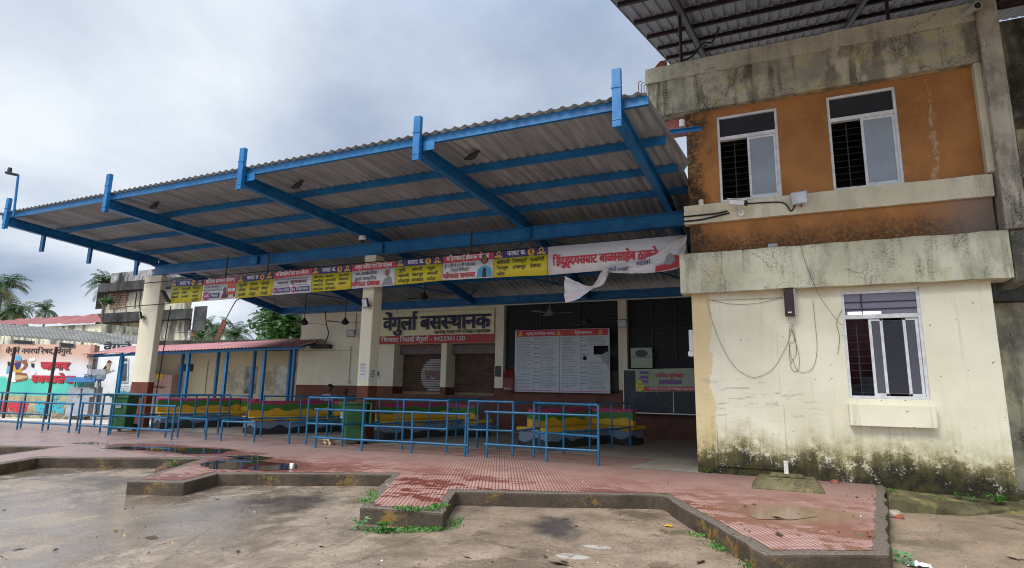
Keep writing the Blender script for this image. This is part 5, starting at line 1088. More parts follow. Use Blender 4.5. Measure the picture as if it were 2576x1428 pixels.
railing([(-18.26, 10.55, 1.04), (-17.19, 10.54, 1.05), (-18.2, 12.0, 1.03), (-17.15, 12.0, 1.03)], [Z([(-18.26, 10.55), (-17.19, 10.54)], 1.04), Z([(-18.26, 10.55), (-17.19, 10.54)], .45), Z([(-18.26, 10.55), (-18.2, 12.0)], 1.03), Z([(-17.19, 10.54), (-17.15, 12.0)], 1.03), Z([(-17.19, 10.54), (-17.15, 12.0)], .45)], 'short blue queue railing beside the closed dark green bin')
railing([(-22.6, 10.1, 1.0), (-21.5, 10.17, 1.0), (-20.41, 10.24, 1.0), (-19.33, 10.39, 1.0), (-19.4, 11.7, 1.0)], [Z([(-23.5, 10.05), (-22.6, 10.1), (-21.5, 10.17), (-20.41, 10.24), (-19.33, 10.39), (-18.3, 10.52)], 1.02), Z([(-23.5, 10.05), (-22.6, 10.1), (-21.5, 10.17), (-20.41, 10.24), (-19.33, 10.39)], .42), Z([(-19.33, 10.39), (-19.4, 11.7)], 1.0)], 'tall blue queue railing at the far platform end before the mural wall')
railing([(-22.3, 9.8, .78), (-21.1, 9.86, .78), (-19.94, 9.92, .78), (-18.94, 10.04, .79), (-17.8, 10.09, .8)], [Z([(-23.4, 9.75), (-22.3, 9.8), (-21.1, 9.86), (-19.94, 9.92), (-18.94, 10.04), (-17.75, 10.09)], .78), Z([(-23.4, 9.75), (-22.3, 9.8), (-21.1, 9.86), (-19.94, 9.92), (-18.94, 10.04), (-17.75, 10.09)], .21)], 'low blue front barrier at the far platform end before the mural wall')

# ------------------------------------------------------------------ wavy painted benches
def make_bench():
    t = empty('wavy_bench', (0, 0, 0), '', 'bench', 'concrete benches painted in wavy bands')
    def run(m, path, prof):                       # profile (s, z) swept along the path
        n = len(prof); vs = []
        for (x, y, nx_, ny_) in path: vs += [(x + s * nx_, y + s * ny_, z) for s, z in prof]
        m.add(vs, [(i * n + k, i * n + (k + 1) % n, (i + 1) * n + (k + 1) % n, (i + 1) * n + k) for i in range(len(path) - 1) for k in range(n)] + [tuple(range(n))[::-1], tuple(range((len(path) - 1) * n, len(path) * n))])
    L = 3.2
    m = MB(); run(m, [(0, 0, 1, 0), (0, L, 1, 0)], [(-.47, 0), (.43, 0), (.40, .385), (-.44, .385)]); m.box(.405, 1.15, L - .62, L, 0, .385); m.build('pedestal', BENCH, t, bevel=.012)
    m = MB(); m.prism([(-.5, -.04), (.46, -.04), (.46, L - .68), (1.22, L - .68), (1.22, L + .02), (-.5, L + .02)], .388, .49); m.build('seat', BENCH, t, bevel=.015)
    m = MB(); run(m, [(0, -.03, 1, 0), (0, L - .75, 1, 0)], [(-.17, .492), (.0, .492), (.0, .86), (-.02, .90), (-.06, .92), (-.11, .92), (-.15, .90), (-.17, .86)]); m.prism([(-.17, L - .74), (1.26, L - .74), (1.26, L - .58), (-.17, L - .58)], .493, .92); m.build('backrest', BENCH, t, bevel=.012)
    return t
b0 = make_bench()
BP = [((-4.89, 13.1), (-3.97, 15.92), 'wavy painted bench nearest the blackboard, farthest from the far column'), ((-9.47, 13.1), (-8.42, 16.01), 'wavy painted bench directly behind the middle column'), ((-13.28, 12.3), (-12.1, 15.2), 'wavy painted bench with two people behind it, open green bin at its end'), ((-17.2, 12.3), (-16.0, 15.2), 'wavy painted bench beside the far column, before the blue shelter')]
for i, (p, q, lab) in enumerate(BP):
    b = b0 if i == 0 else copy_tree(b0); d = (Vector(q) - Vector(p)).normalized(); n_ = Vector((d.y, -d.x)); o_ = Vector(p) - n_ * .43
    b.location = (o_.x, o_.y, PZ + .006); b.rotation_euler.z = math.atan2(d.y, d.x) - math.pi / 2; b['label'] = lab

# ------------------------------------------------------------------ wheeled bins
def make_bin():
    t = empty('wheeled_bin', (0, 0, 0), '', 'bin', 'green wheeled bins'); w0, w1, d0, d1 = .19, .24, .21, .28
    m = MB(); m.hexa([(-w0, -d0, .06), (w0, -d0, .06), (w0, d0, .06), (-w0, d0, .06)], [(-w1, -d1, .96), (w1, -d1, .96), (w1, d1, .96), (-w1, d1, .96)]); m.build('body', GREENBIN, t, bevel=.03)
    m = MB(); m.box(-w1 - .03, w1 + .03, -d1 - .03, d1 + .03, .95, 1.0); m.tube([(-w1, d1 + .05, .98), (w1, d1 + .05, .98)], .018, 8); m.build('rim', GREENBIN, t, bevel=.012)
    for s in (-1, 1):
        m = MB(); m.lathe([(.05, -.025), (.1, -.025), (.105, 0), (.1, .025), (.05, .025)], (s * (w0 + .03), d0 + .03, .1), 16, 0, 'X'); wl_ = m.build('wheel', RUBBER, t); m = MB(); m.lathe([(.05, -.03), (.05, .03)], (s * (w0 + .03), d0 + .03, .1), 10, 0, 'X'); m.build('hub', BLACK, wl_)
    return t, w1, d1
bn, w1, d1 = make_bin(); b2 = copy_tree(bn)
m = MB(); m.box(-w1 - .03, w1 + .03, d1 + .06, d1 + .11, .42, .99); m.build('lid', GREENBIN, bn, bevel=.02)
m = MB(); write(m, 'ARGO', (-.15, -.283, .67), X, Vector((0, -.085, 1)), .085, .3, .03, 0, 'F'); flat(m, (-.15, -.283, .62), X, Zv, [(0, 0), (.3, 0), (.3, .03), (0, .03)], 0, .004); m.build('lettering', V_W, bn)
m = MB(); m.hexa([(-w1 - .03, -d1 - .03, 1.002), (w1 + .03, -d1 - .03, 1.002), (w1 + .03, d1 + .03, 1.002), (-w1 - .03, d1 + .03, 1.002)], [(-w1, -d1, 1.05), (w1, -d1, 1.05), (w1, d1, 1.07), (-w1, d1, 1.07)]); m.build('lid', GREENBIN, b2, bevel=.015)
m = MB(); flat(m, (-.08, -.287, .66), X, Zv, [(0, 0), (.16, 0), (.16, .13), (0, .13)], 0, .004); m.build('sticker', GREYPL, b2)
q = at(868, 1118, 'Z', PZ); bn.location = (q.x, q.y + .25, PZ + .006); bn.rotation_euler.z = R(-38); bn['label'] = 'bright green wheeled bin with its lid hanging open before the middle column'
q = at(283, 1086, 'Z', PZ); b2.location = (q.x, q.y + .25, PZ + .006); b2.rotation_euler.z = R(25); b2['label'] = 'dark green wheeled bin, closed, before the far column'

# ------------------------------------------------------------------ two people sitting behind the second bench
SKIN = plain('brown_skin', (.11, .055, .032), .55, 0, .1); HAIR = plain('black_hair', (.012, .011, .010), .5); SHIRT1 = plain('blue_grey_shirt', (.24, .30, .40), .85, 0, .15); SHIRT2 = plain('faded_red_shirt', (.28, .12, .11), .85, 0, .15); PANTS = plain('dark_trousers', (.03, .03, .035), .85)
def skin(name, chain, mat, par, sub=2):
    me = bpy.data.meshes.new(name); o_ = bpy.data.objects.new(name, me); COL.objects.link(o_); o_.parent = par; V, E_, Rr = [], [], []
    for ch in chain:
        prev = None
        for (p, r_) in ch:
            p = Vector(p); k = next((i for i, v in enumerate(V) if (v - p).length < 1e-4), None)
            if k is None: V.append(p); Rr.append(r_); k = len(V) - 1
            if prev is not None and prev != k: E_.append((prev, k))
            prev = k
    me.from_pydata(V, E_, []); o_.modifiers.new('skin', 'SKIN'); ly = me.skin_vertices[0].data if me.skin_vertices else None
    if ly is None:
        bm = bmesh.new(); bm.from_mesh(me); bm.verts.layers.skin.verify(); bm.to_mesh(me); bm.free(); ly = me.skin_vertices[0].data
    for i, r_ in enumerate(Rr): ly[i].radius = (r_, r_) if not isinstance(r_, tuple) else r_
    ly[0].use_root = True; q_ = o_.modifiers.new('sub', 'SUBSURF'); q_.levels = q_.render_levels = sub; me.materials.append(mat); return o_
def person(loc, rz_, shirt, label, bald=False, arm_up=True, lean=0.):
    t = empty('person', loc, label, 'person'); t.rotation_euler = (0, lean, rz_)
    # local: facing -Y, hips at z .55
    pel = (0, 0, .55); ch = [[(pel, .13), ((0, .02, .75), .12), ((0, .02, .98), .13), ((0, 0, 1.08), .06), ((0, -.02, 1.14), .055), ((0, -.035, 1.2), .085), ((0, -.03, 1.28), .095), ((0, -.025, 1.35), .07)]]
    for s in (-1, 1):
        ch.append([(pel, .13), ((s * .1, -.05, .53), .09), ((s * .13, -.45, .5), .06), ((s * .13, -.48, .27), .05), ((s * .13, -.46, .07), .036), ((s * .14, -.6, .035), .035)])
        if s == 1 and arm_up: ch.append([((0, .02, .98), .13), ((s * .19, .02, 1.0), .06), ((s * .27, -.14, .82), .042), ((s * .12, -.2, 1.06), .033), ((s * .07, -.17, 1.15), .03)])
        else: ch.append([((0, .02, .98), .13), ((s * .19, .02, 1.0), .06), ((s * .25, -.03, .74), .042), ((s * .17, -.24, .62), .033), ((s * .15, -.31, .6), .03)])
    body = skin('body', ch, SKIN, t)
    ch = [[(pel, .15), ((0, .02, .75), .14), ((0, .02, .98), .15), ((0, .01, 1.06), .085)]]
    for s in (-1, 1):
        e2 = (s * .24, -.08, .88) if s == 1 and arm_up else (s * .235, -.01, .84); ch.append([((0, .02, .98), .15), ((s * .19, .02, 1.0), .08), (e2, .062)])
    skin('shirt', ch, shirt, t)
    skin('trousers', [[(pel, .15), ((s * .1, -.05, .53), .11), ((s * .13, -.45, .5), .08), ((s * .13, -.48, .27), .065), ((s * .13, -.46, .1), .055)] for s in (-1, 1)], PANTS, t)
    m = MB()
    def hairp(a, b):
        th = a * 2 * math.pi; ph = b * (1.75 if not bald else 1.2); k = 1 + .05 * mnoise.noise(Vector((a * 20, b * 9, 1))); fr = max(0, -math.sin(th)) * (.35 if ph > .9 else 0)
        ph -= fr * (1.2 if b > .5 else 0); return (.098 * k * math.sin(ph) * math.cos(th), -.022 + .112 * k * math.sin(ph) * math.sin(th) + .012, 1.275 + .118 * k * math.cos(ph))
    if not bald: m.grid(hairp, 20, 8); m.v = [v + Vector(loc) for v in m.v]; m.build('hair', HAIR, t)
    m = MB(); L_ = Vector(loc)
    for s in (-1, 1): m.lathe([(.002, -.008), (.012, 0), (.002, .008)], L_ + Vector((s * .034, -.122, 1.265)), 8)
    m.box(L_.x - .028, L_.x + .028, L_.y - .127, L_.y - .118, L_.z + 1.185, L_.z + 1.195); m.build('face_features', HAIR, t)
    m = MB(); m.hexa([tuple(L_ + Vector(p)) for p in ((-.018, -.115, 1.215), (.018, -.115, 1.215), (.018, -.09, 1.215), (-.018, -.09, 1.215))], [tuple(L_ + Vector(p)) for p in ((-.008, -.118, 1.265), (.008, -.118, 1.265), (.008, -.1, 1.265), (-.008, -.1, 1.265))]); m.hexa([tuple(L_ + Vector(p)) for p in ((-.014, -.142, 1.218), (.014, -.142, 1.218), (.012, -.112, 1.216), (-.012, -.112, 1.216))], [tuple(L_ + Vector(p)) for p in ((-.005, -.124, 1.255), (.005, -.124, 1.255), (.005, -.11, 1.255), (-.005, -.11, 1.255))])
    for s in (-1, 1): m.box(L_.x + s * .098 - .012, L_.x + s * .098 + .012, L_.y - .03, L_.y + .0, L_.z + 1.225, L_.z + 1.285)
    m.build('nose_and_ears', SKIN, t, bevel=.004)
    return t
q = at(829, 990, 'Y', 15.0); person((q.x, 15.0, PZ + .06), R(28), SHIRT1, 'person in a pale blue shirt seated behind the second bench, hand raised to the face')
q = at(868, 992, 'Y', 15.6); person((q.x, 15.6, PZ + .0), R(20), SHIRT2, 'bald person in a faded red shirt seated lower down behind the second bench', True, False)
# ------------------------------------------------------------------ shelter with pink roof at the far end
def ray(u, v): return FW + RT * ((u - 1288) / FPX) - UP * ((v - 714) / FPX)
def onplane(u, v, P, n): d = ray(u, v); return CAM + d * ((Vector(P) - CAM).dot(n) / d.dot(n))
SP = Vector((-27.3, 15.5, 0)); SD = Vector((11.1, 1.5, 0)).normalized(); SN = Vector((SD.y, -SD.x, 0))   # line of the front posts, outward normal towards the camera
sh = lambda u, v, off=0.: onplane(u, v, SP - SN * off, SN)
T = empty('bus_shelter', sh(475, 1060), 'long low shelter with pink tin roof on blue posts', 'shelter')
eL, eR = sh(205, 891, -.35), sh(752, 868, -.35); m = MB(); LN = (eR - eL).length; NN = int(LN / .12) * 4
def ro(a, b): p = eL.lerp(eR, a) - SN * (b * 2.3); return (p.x, p.y, p.z + b * .52 + .018 * math.cos(a * LN / .16 * 2 * math.pi))
m.grid(ro, NN, 4); m.build('roof_sheet', PINKROOF, T, solid=.003)
for u, v in ((222, 896), (309, 896), (384, 892), (477, 889), (573, 883), (668, 877), (743, 873)):
    p = sh(u, v); z = eL.lerp(eR, (p - eL).length / LN).z - .06; m = MB(); m.box(p.x - .05, p.x + .05, p.y - .05, p.y + .05, .0, z); m.build('post', BLUE, T)
    q = p - SN * 1.55; m = MB(); m.box(q.x - .05, q.x + .05, q.y - .05, q.y + .05, .0, z + .32); m.build('post', BLUE, T)
    m = MB(); m.bar((p.x, p.y, z), (q.x, q.y, z + .34), .07, .07); m.build('rafter', BLUE, T)
for off in (0., 1.55): a_, b_ = eL - SN * off, eR - SN * off; m = MB(); a_.z += .35 * off / 1.5 - .06; b_.z += .35 * off / 1.5 - .06; m.bar(a_ - SN * .35, b_ - SN * .35, .08, .1); m.build('purlin', BLUE, T)
# low building behind it
bw = lambda u, v: onplane(u, v, SP - SN * 1.95, SN)
a_, b_ = bw(386, 900), bw(762, 900); a_.z = b_.z = 0
LB = empty('low_building', (a_ + b_) / 2, 'low cream building with mossy black roof edge behind the pink shelter', 'building'); dp = -SN * 3
def block(m, a, b, d, z0, z1): m.hexa([(a.x, a.y, z0), (b.x, b.y, z0), (b.x + d.x, b.y + d.y, z0), (a.x + d.x, a.y + d.y, z0)], [(a.x, a.y, z1), (b.x, b.y, z1), (b.x + d.x, b.y + d.y, z1), (a.x + d.x, a.y + d.y, z1)])
zs = bw(570, 880).z; ztop = bw(570, 856).z
m = MB(); block(m, a_, b_, dp, -.1, zs - .05); m.build('wall', mk_dado('faded_cream_wall', (.52, .46, .29), .2), LB)
m = MB(); block(m, a_ + SN * .3 - SD * .3, b_ + SN * .3, dp * 1.15, zs - .05, ztop); m.build('roof_slab', SOOT, LB, bevel=.03)
m = MB(); p_ = b_ + SN * .31; block(m, p_ - SD * .75, p_, SN * .02, zs - .04, ztop - .01); m.build('plaster_patch', plain('salmon_plaster', (.42, .20, .14), .85, 0, .3, 5), LB)
m = MB()
for k in range(420):
    p = (a_ + SN * .25).lerp(b_ + SN * .25, rnd.random() ** .7) - SN * rnd.uniform(0, .9); r_ = rnd.uniform(.02, .06); z = ztop + rnd.uniform(-.01, .06)
    d = Vector((rnd.uniform(-1, 1), rnd.uniform(-1, 1), rnd.uniform(.2, 1))).normalized(); e_ = d.orthogonal().normalized() * r_ * .6; c = Vector((p.x, p.y, z)); m.add([c - e_, c + d * r_, c + e_], [(0, 1, 2)])
tag(m.build('roof_moss', LEAF), 'green moss and creepers along the low roof edge', 'moss', kind='stuff')
def wallrect(u0, v0, u1, v1, mat, name, par, lift=.012):
    a, b = bw(u0, v1), bw(u1, v1); t_ = bw((u0 + u1) / 2, v0).z; m = MB(); s_ = SN * lift; zb = (a.z + b.z) / 2; m.add([(a.x + s_.x, a.y + s_.y, zb), (b.x + s_.x, b.y + s_.y, zb), (b.x + s_.x, b.y + s_.y, t_), (a.x + s_.x, a.y + s_.y, t_)], [(0, 1, 2, 3)]); return m.build(name, mat, par)
wallrect(456, 916, 486, 934, BLACK, 'dark_opening', LB); wallrect(446, 916, 456, 934, V_GR, 'old_sign', LB)
wallrect(570, 922, 612, 990, plain('old_panel_cream', (.48, .44, .31), .85, 0, .2, 5), 'old_notice_panel', LB); wallrect(613, 922, 642, 990, plain('old_panel_grey', (.20, .23, .22), .85, 0, .5, 3), 'old_notice_panel', LB); wallrect(664, 920, 688, 990, plain('old_panel_cream', (.48, .44, .31), .85), 'old_notice_panel', LB); wallrect(692, 920, 722, 990, plain('old_panel_pale', (.50, .50, .44), .85, 0, .3, 3), 'old_notice_panel', LB)
m = MB(); r2 = random.Random(5)
for u0 in (573, 667):
    for k in range(9): p = bw(u0, 938 + k * 5.6) + SN * .016; write(m, ' '.join(r2.choice(wds) for _ in range(3)), p, SD, Zv, .05, .5 * r2.uniform(.6, 1.2), .02, 0, 'F')
m.build('faded_lettering', plain('faded_ink', (.25, .23, .17), .9), LB)
wallrect(515, 908, 516.5, 990, plain('pipe_dark', (.12, .10, .06), .8), 'wall_crack', LB)
p0, p1 = bw(388, 940) + SN * .5, bw(458, 940) + SN * .5; z = bw(420, 943).z
TL = N('pink_wall_tiles'); a_t = TL.f('ABSOLUTE', TL.f('SUBTRACT', TL.f('FRACT', TL.f('DIVIDE', TL.x, .2)), .5)); b_t = TL.f('ABSOLUTE', TL.f('SUBTRACT', TL.f('FRACT', TL.f('DIVIDE', TL.z, .2)), .5)); TLM = TL.fin(TL.mix(TL.sm(TL.f('MAXIMUM', a_t, b_t), .46, .48), (.42, .27, .22), (.28, .17, .14)), .4)
t = empty('tiled_counter', ((p0 + p1) / 2).to_2d().to_3d(), 'pink tiled water counter with rusty tap pipe under the shelter', 'counter'); m = MB(); block(m, p0, p1, -SN * .45, 0, z); m.build('tiled_body', TLM, t, bevel=.01)
q0, q1 = bw(392, 972) + SN * .58, bw(440, 974) + SN * .58; m = MB(); m.tube([q0, q1], .025, 8)
for f_ in (.05, .5, .95): c = q0.lerp(q1, f_); m.tube([c, c + SN * .07, c + SN * .08 - Zv * .06], .02, 8)
m.build('tap_pipe', RUST, t); m = MB(); c = bw(416, 953) + SN * .52; m.add([c, c + SD * .42, c + SD * .42 + Zv * .2, c + Zv * .2], [(0, 1, 2, 3)]); m.build('yellow_sticker', V_GOLD, t)
m = MB(); a_, b_ = onplane(545, 856, SP - SN * 1.8, SN), onplane(566, 806, SP - SN * 1.8, SN); m.bar(a_, b_, .26, .05, SN); tag(m.build('rusty_plate', RUST), 'rusty steel plate leaning up from the low mossy roof', 'plate')
cable([b_, onplane(584, 765, SP - SN * 1.8, SN).lerp(at(600, 755, 'Y', 12.6), .5), at(601, 752, 'Y', 12.5)], .02, 'dark stay rope from the rusty plate up to the canopy', WIRE)
cable([at(440, 835, 'Y', 16.5), at(560, 838, 'Y', 16.7), at(640, 815, 'Y', 17), at(740, 790, 'Y', 17.8), at(762, 782, 'Y', 18.1)], .013, 'thin overhead wire sagging past the rusty plate to the hall corner', WIRE)
cable([at(390, 1010, 'Y', 12.7), at(408, 900, 'Y', 12.6), at(424, 800, 'Y', 12.5), at(430, 770, 'Y', 12.4)], .016, 'long dark cable hanging beside the far column', WIRE)

# ------------------------------------------------------------------ mural building with asbestos roof, white building with a bird
A, B_, C_ = at(0, 1049, 'Z', 0), at(163, 1054, 'Z', 0), at(226, 1051, 'Z', 0)
WD = (B_ - A).normalized(); WN = Vector((WD.y, -WD.x, 0)); A2 = A - WD * 3.5
B2 = onplane(213, 1052, A, WN); B2.z = 0                                            # the corner between mural front and side wall
sD = (C_ - B2).normalized(); sNv = Vector((sD.y, -sD.x, 0)); dn = C_ - B2
MH = empty('mural_building', (A + B2) / 2, 'peach and turquoise painted building under an asbestos roof', 'building')
m = MB(); zt_ = onplane(100, 866, A, WN).z; m.hexa([A2, B2, B2 + dn, A2 + dn], [v + Zv * zt_ for v in (A2, B2, B2 + dn, A2 + dn)]); C2 = C_; dn = -sNv * .15; m.hexa([B2, C2, C2 + dn, B2 + dn], [v + Zv * zt_ for v in (B2, C2, C2 + dn, B2 + dn)]); m.build('painted_wall', MURAL, MH)
mp = lambda u, v: onplane(u, v, A + WN * .015, WN); sp_ = lambda u, v: onplane(u, v, B2 + sNv * .015, sNv)
zl = lambda x, y: ((x / 3.173) * .6364, (1250 + y / 3.173) * .6364)
def mw(s_, x0, y0, x1, hpx, mat, name, bold=.03, f=mp, r=None, lift=0.):
    p, q = f(*zl(x0, y0)), f(*zl(x1, y0)); h = f(*zl(x0, y0 - hpx)).z - p.z; m = MB(); r = WD if f is mp else sD; write(m, s_, p, r, Zv, h, (q - p).dot(r), bold, 0, 'F', lift); return m.build(name, mat, MH)
mw('वेंगुर्ले नगरपरिषद, वेंगुर्ले.', 65, 462, 905, 62, V_K, 'council_lettering', .02)
mw('जागर', 515, 668, 862, 92, V_K, 'shadow_lettering', .075); mw('जागर', 508, 662, 852, 92, V_R, 'red_lettering', .07, lift=.006); mw('स्वच्छतेचा', 400, 832, 932, 88, V_K, 'shadow_lettering', .075); mw('स्वच्छतेचा', 394, 826, 922, 88, V_R, 'red_lettering', .07, lift=.006)
mw('स्वच्छ', -120, 1200, 325, 125, V_R, 'red_lettering', .07); mw('सर्वद', 430, 1198, 800, 140, V_T, 'blue_lettering', .07)
for s_, y, x0, x1 in (('स्वच्छ', 525, 1085, 1220), ('भारत', 655, 1075, 1198), ('समृध्द', 775, 1048, 1182), ('भारत', 893, 1032, 1152)): mw(s_, x0, y, x1, 52, V_K, 'side_lettering', .03, sp_)
def mpoly(pts, mat, name, k=0): m = MB(); m.add([mp(*zl(x, y)) + WN * (.002 + .0015 * k) for x, y in pts], [tuple(range(len(pts)))]); return m.build(name, mat, MH)
mpoly([(195, 500), (235, 478), (270, 520), (262, 560), (190, 560)], V_B, 'painted_turban', 1); mpoly([(190, 555), (262, 555), (255, 620), (215, 640), (190, 610)], V_S, 'painted_face', 2)
mpoly([(150, 600), (260, 640), (275, 690), (230, 720), (130, 690)], V_GOLD, 'painted_shirt', 1); mpoly([(175, 585), (265, 580), (240, 665), (205, 670)], V_N, 'painted_beard', 3); mpoly([(150, 705), (190, 690), (200, 820), (140, 830)], V_W, 'painted_cloth', 2)
mpoly([(200, 700), (335, 715), (345, 770), (330, 800), (190, 825)], V_S, 'painted_drum', 1); mpoly([(195, 735), (340, 745), (340, 770), (190, 800)], plain('drum_tan', (.50, .36, .20), .8), 'painted_drum_skin', 2)
mpoly([(90, 630), (125, 620), (130, 700), (75, 720)], V_B, 'painted_companion', 1); mpoly([(95, 565), (130, 570), (125, 622), (95, 620)], V_K, 'painted_hair', 1); mpoly([(390, 590), (430, 590), (430, 640), (395, 640)], V_K, 'painted_hair', 1); mpoly([(360, 530), (440, 510), (450, 550), (370, 575)], V_W, 'painted_placard', 1); mpoly([(350, 690), (400, 640), (460, 700), (380, 790)], V_W, 'painted_dress', 1); mpoly([(250, 560), (330, 540), (350, 610), (320, 660), (260, 680), (310, 610)], V_S, 'painted_arm', 1)
for (x0, x1, y0, y1) in ((150, 440, 290, 352), (745, 945, 325, 396)):
    m = MB(); P = [mp(*zl(x0, y1 - 10)), mp(*zl(x1, y1)), mp(*zl(x1, y0 + 20)), mp(*zl(x0, y0))]; m.add([p + WN * .01 for p in P], [(0, 1, 2, 3)]); w_ = m.build('vent_window', plain('vent_grey', (.12, .11, .10), .8), MH)
    m = MB(); c = sum(P, Vector()) / 4; m.add([c + (p - c) * .78 + WN * .02 for p in P], [(0, 1, 2, 3)]); m.build('vent_opening', BLACK, w_)
# white building
Wb = at(248, 1044, 'Z', 0); wn_ = Vector((.1, -1, 0)).normalized(); wd_ = Vector((1, .1, 0)).normalized(); wpl = lambda u, v: onplane(u, v, Wb, wn_)
e0, e1 = wpl(225, 1030), wpl(356, 1030); e0.z = e1.z = 0
WB = empty('white_building', (e0 + e1) / 2, 'white building with a painted bird, beside the peach mural building', 'building'); m = MB(); block(m, e0, e1, (e1.normalized() * 4).to_2d().to_3d(), -.1, wpl(300, 866).z); m.build('white_wall', plain('whitewash', (.80, .81, .83), .8, 0, .1, 2), WB)
wz = lambda x, y: wpl(*zl(x, y)) + wn_ * .02
def wpoly(pts, mat, name, k=0): m = MB(); m.add([wz(x, y) + wn_ * .003 * k for x, y in pts], [tuple(range(len(pts)))]); return m.build(name, mat, WB)
wpoly([(1345, 575), (1375, 547), (1400, 560), (1398, 590), (1385, 620), (1380, 670), (1340, 705), (1290, 712), (1270, 705), (1300, 650), (1330, 610)], plain('bird_buff', (.42, .30, .16), .8), 'painted_bird', 1)
wpoly([(1350, 565), (1375, 545), (1402, 562), (1400, 580), (1365, 588)], V_BD, 'painted_bird_head', 2); wpoly([(1362, 590), (1390, 585), (1388, 620), (1370, 620)], plain('bird_blue', (.24, .28, .42), .8), 'painted_bird_throat', 2); wpoly([(1330, 615), (1345, 640), (1300, 705), (1272, 708), (1295, 665)], V_K, 'painted_bird_wing', 2); wpoly([(1272, 705), (1290, 712), (1262, 840), (1252, 830)], V_K, 'painted_bird_tail', 2); wpoly([(1400, 570), (1416, 575), (1400, 580)], V_R, 'painted_beak', 2); wpoly([(1228, 722), (1300, 712), (1445, 668), (1446, 676), (1310, 728), (1230, 738)], plain('branch_grey', (.35, .33, .30), .9), 'painted_branch', 1); wpoly([(1262, 830), (1270, 830), (1266, 905), (1240, 918)], V_K, 'painted_twig', 1)
wpoly([(1462, 870), (1640, 866), (1640, 968), (1462, 972)], V_T, 'blue_panel', 1); m = MB(); p, q = wz(1475, 945), wz(1640, 945); write(m, 'स्वच्छ', p + wn_ * .01, wd_, Zv, .32, (q - p).length, .06, 0, 'F'); m.build('panel_lettering', V_W, WB)
m = MB(); p, q = wz(1300, 425), wz(1640, 425); write(m, 'वेंगुर्ले', p + wn_ * .01, wd_, Zv, .3, (q - p).length, .03, 0, 'F'); m.build('wall_lettering', V_K, WB)
P = [wz(1505, 830), wz(1610, 830), wz(1625, 515), wz(1515, 515)]; m = MB()
m.add([p + wn_ * .02 for p in P], [(0, 1, 2, 3)]); w_ = m.build('window', ALU, WB)
for z0_, z1_ in ((.06, .76), (.84, .96)):
    m = MB(); m.add([P[0].lerp(P[1], .1).lerp(P[3].lerp(P[2], .1), z0_) + wn_ * .03, P[0].lerp(P[1], .86).lerp(P[3].lerp(P[2], .86), z0_) + wn_ * .03, P[0].lerp(P[1], .86).lerp(P[3].lerp(P[2], .86), z1_) + wn_ * .03, P[0].lerp(P[1], .1).lerp(P[3].lerp(P[2], .1), z1_) + wn_ * .03], [(0, 1, 2, 3)]); m.build('pane', plain('dark_pane', (.08, .10, .11), .2), w_)
# asbestos roof, a thing on both
E0, E1 = onplane(-60, 845, A + WN * .75, WN), at(352, 871, 'Y', 19.9); E0.z += .12; R0_, R1_ = at(-60, 808, 'Y', 20.5), at(360, 845, 'Y', 25); LN2 = (E1 - E0).length
AR = empty('asbestos_roof', (E0 + E1) / 2, 'weathered grey corrugated asbestos roof over the mural wall', 'roof'); m = MB()
def ar(a, b):
    p = E0.lerp(E1, a).lerp(R0_.lerp(R1_, a), b); return (p.x, p.y, p.z + .05 * math.cos(a * LN2 / .16 * 2 * math.pi) * .45 + .03 * ((b * 3) % 1))
m.grid(ar, int(LN2 / .16) * 5, 9); m.build('roof_sheet', ASB, AR, solid=.012)
for u, v0, v1 in ((38, 872, 1005), (142, 872, 992)):
    p = onplane(u, v0, A + WN * .55, WN); m = MB(); m.tube([p, (p.x, p.y, 0)], .06, 8); m.build('prop_post', BROWNIRON, AR)
# wash stand
c = at(205, 1052, 'Z', .0); c = c.lerp(CAM.to_2d().to_3d(), .04); t = empty('wash_stand', c, 'stainless water stand with a blue tray before the mural wall', 'wash stand'); rt_ = WD
def orient(m, c, x0, x1, y0, y1, z0, z1, r=WD, n=WN):
    P = [c + r * x + n * y for x, y in ((x0, y1), (x1, y1), (x1, y0), (x0, y0))]; m.hexa([p + Zv * z0 for p in P], [p + Zv * z1 for p in P])
m = MB(); orient(m, c, -.75, .35, -.5, .1, .15, 1.35); m.build('tank', STEEL, t, bevel=.02); m = MB(); orient(m, c, -.7, .75, -.1, .35, 1.62, 1.68); orient(m, c, -.7, .75, .3, .36, 1.55, 1.75); m.build('blue_tray', plain('tray_blue', (.05, .17, .36), .5), t); m = MB(); orient(m, c, -.6, .7, -.2, -.16, 1.69, 2.1); m.build('splash_back', STEEL, t)
for x in (-.55, .6): m = MB(); orient(m, c, x - .03, x + .03, .0, .06, 0, 1.62); m.build('leg', STEEL, t)
for x in (-.2, .45): m = MB(); orient(m, c, x - .12, x + .12, .11, .16, .95, 1.3); m.build('filter_box', GREYPL, t, bevel=.02)

# ------------------------------------------------------------------ far buildings
YF = 34
def pr(u0, u1, v0, v1, Y=YF): a, b = at(u0, (v0 + v1) / 2, 'Y', Y), at(u1, (v0 + v1) / 2, 'Y', Y); um = (u0 + u1) / 2; return a.x, b.x, at(um, v1, 'Y', Y).z, at(um, v0, 'Y', Y).z
def pbox(m, x0, x1, y0, dep, z0, z1):
    k = dep / y0; m.hexa([(x0, y0, z0), (x1, y0, z0), (x1 * (1 + k), y0 + dep, z0), (x0 * (1 + k), y0 + dep, z0)], [(x0, y0, z1), (x1, y0, z1), (x1 * (1 + k), y0 + dep, z1), (x0 * (1 + k), y0 + dep, z1)])
FB = empty('stained_building', (at(370, 860, 'Y', YF).x, YF, 0), 'three storey building streaked black behind the asbestos roof', 'building')
x0, x1, za, zb = pr(280, 486, 677, 708); m = MB(); pbox(m, x0, x1, YF, 8, za, zb); m.build('parapet', FARDARK, FB)
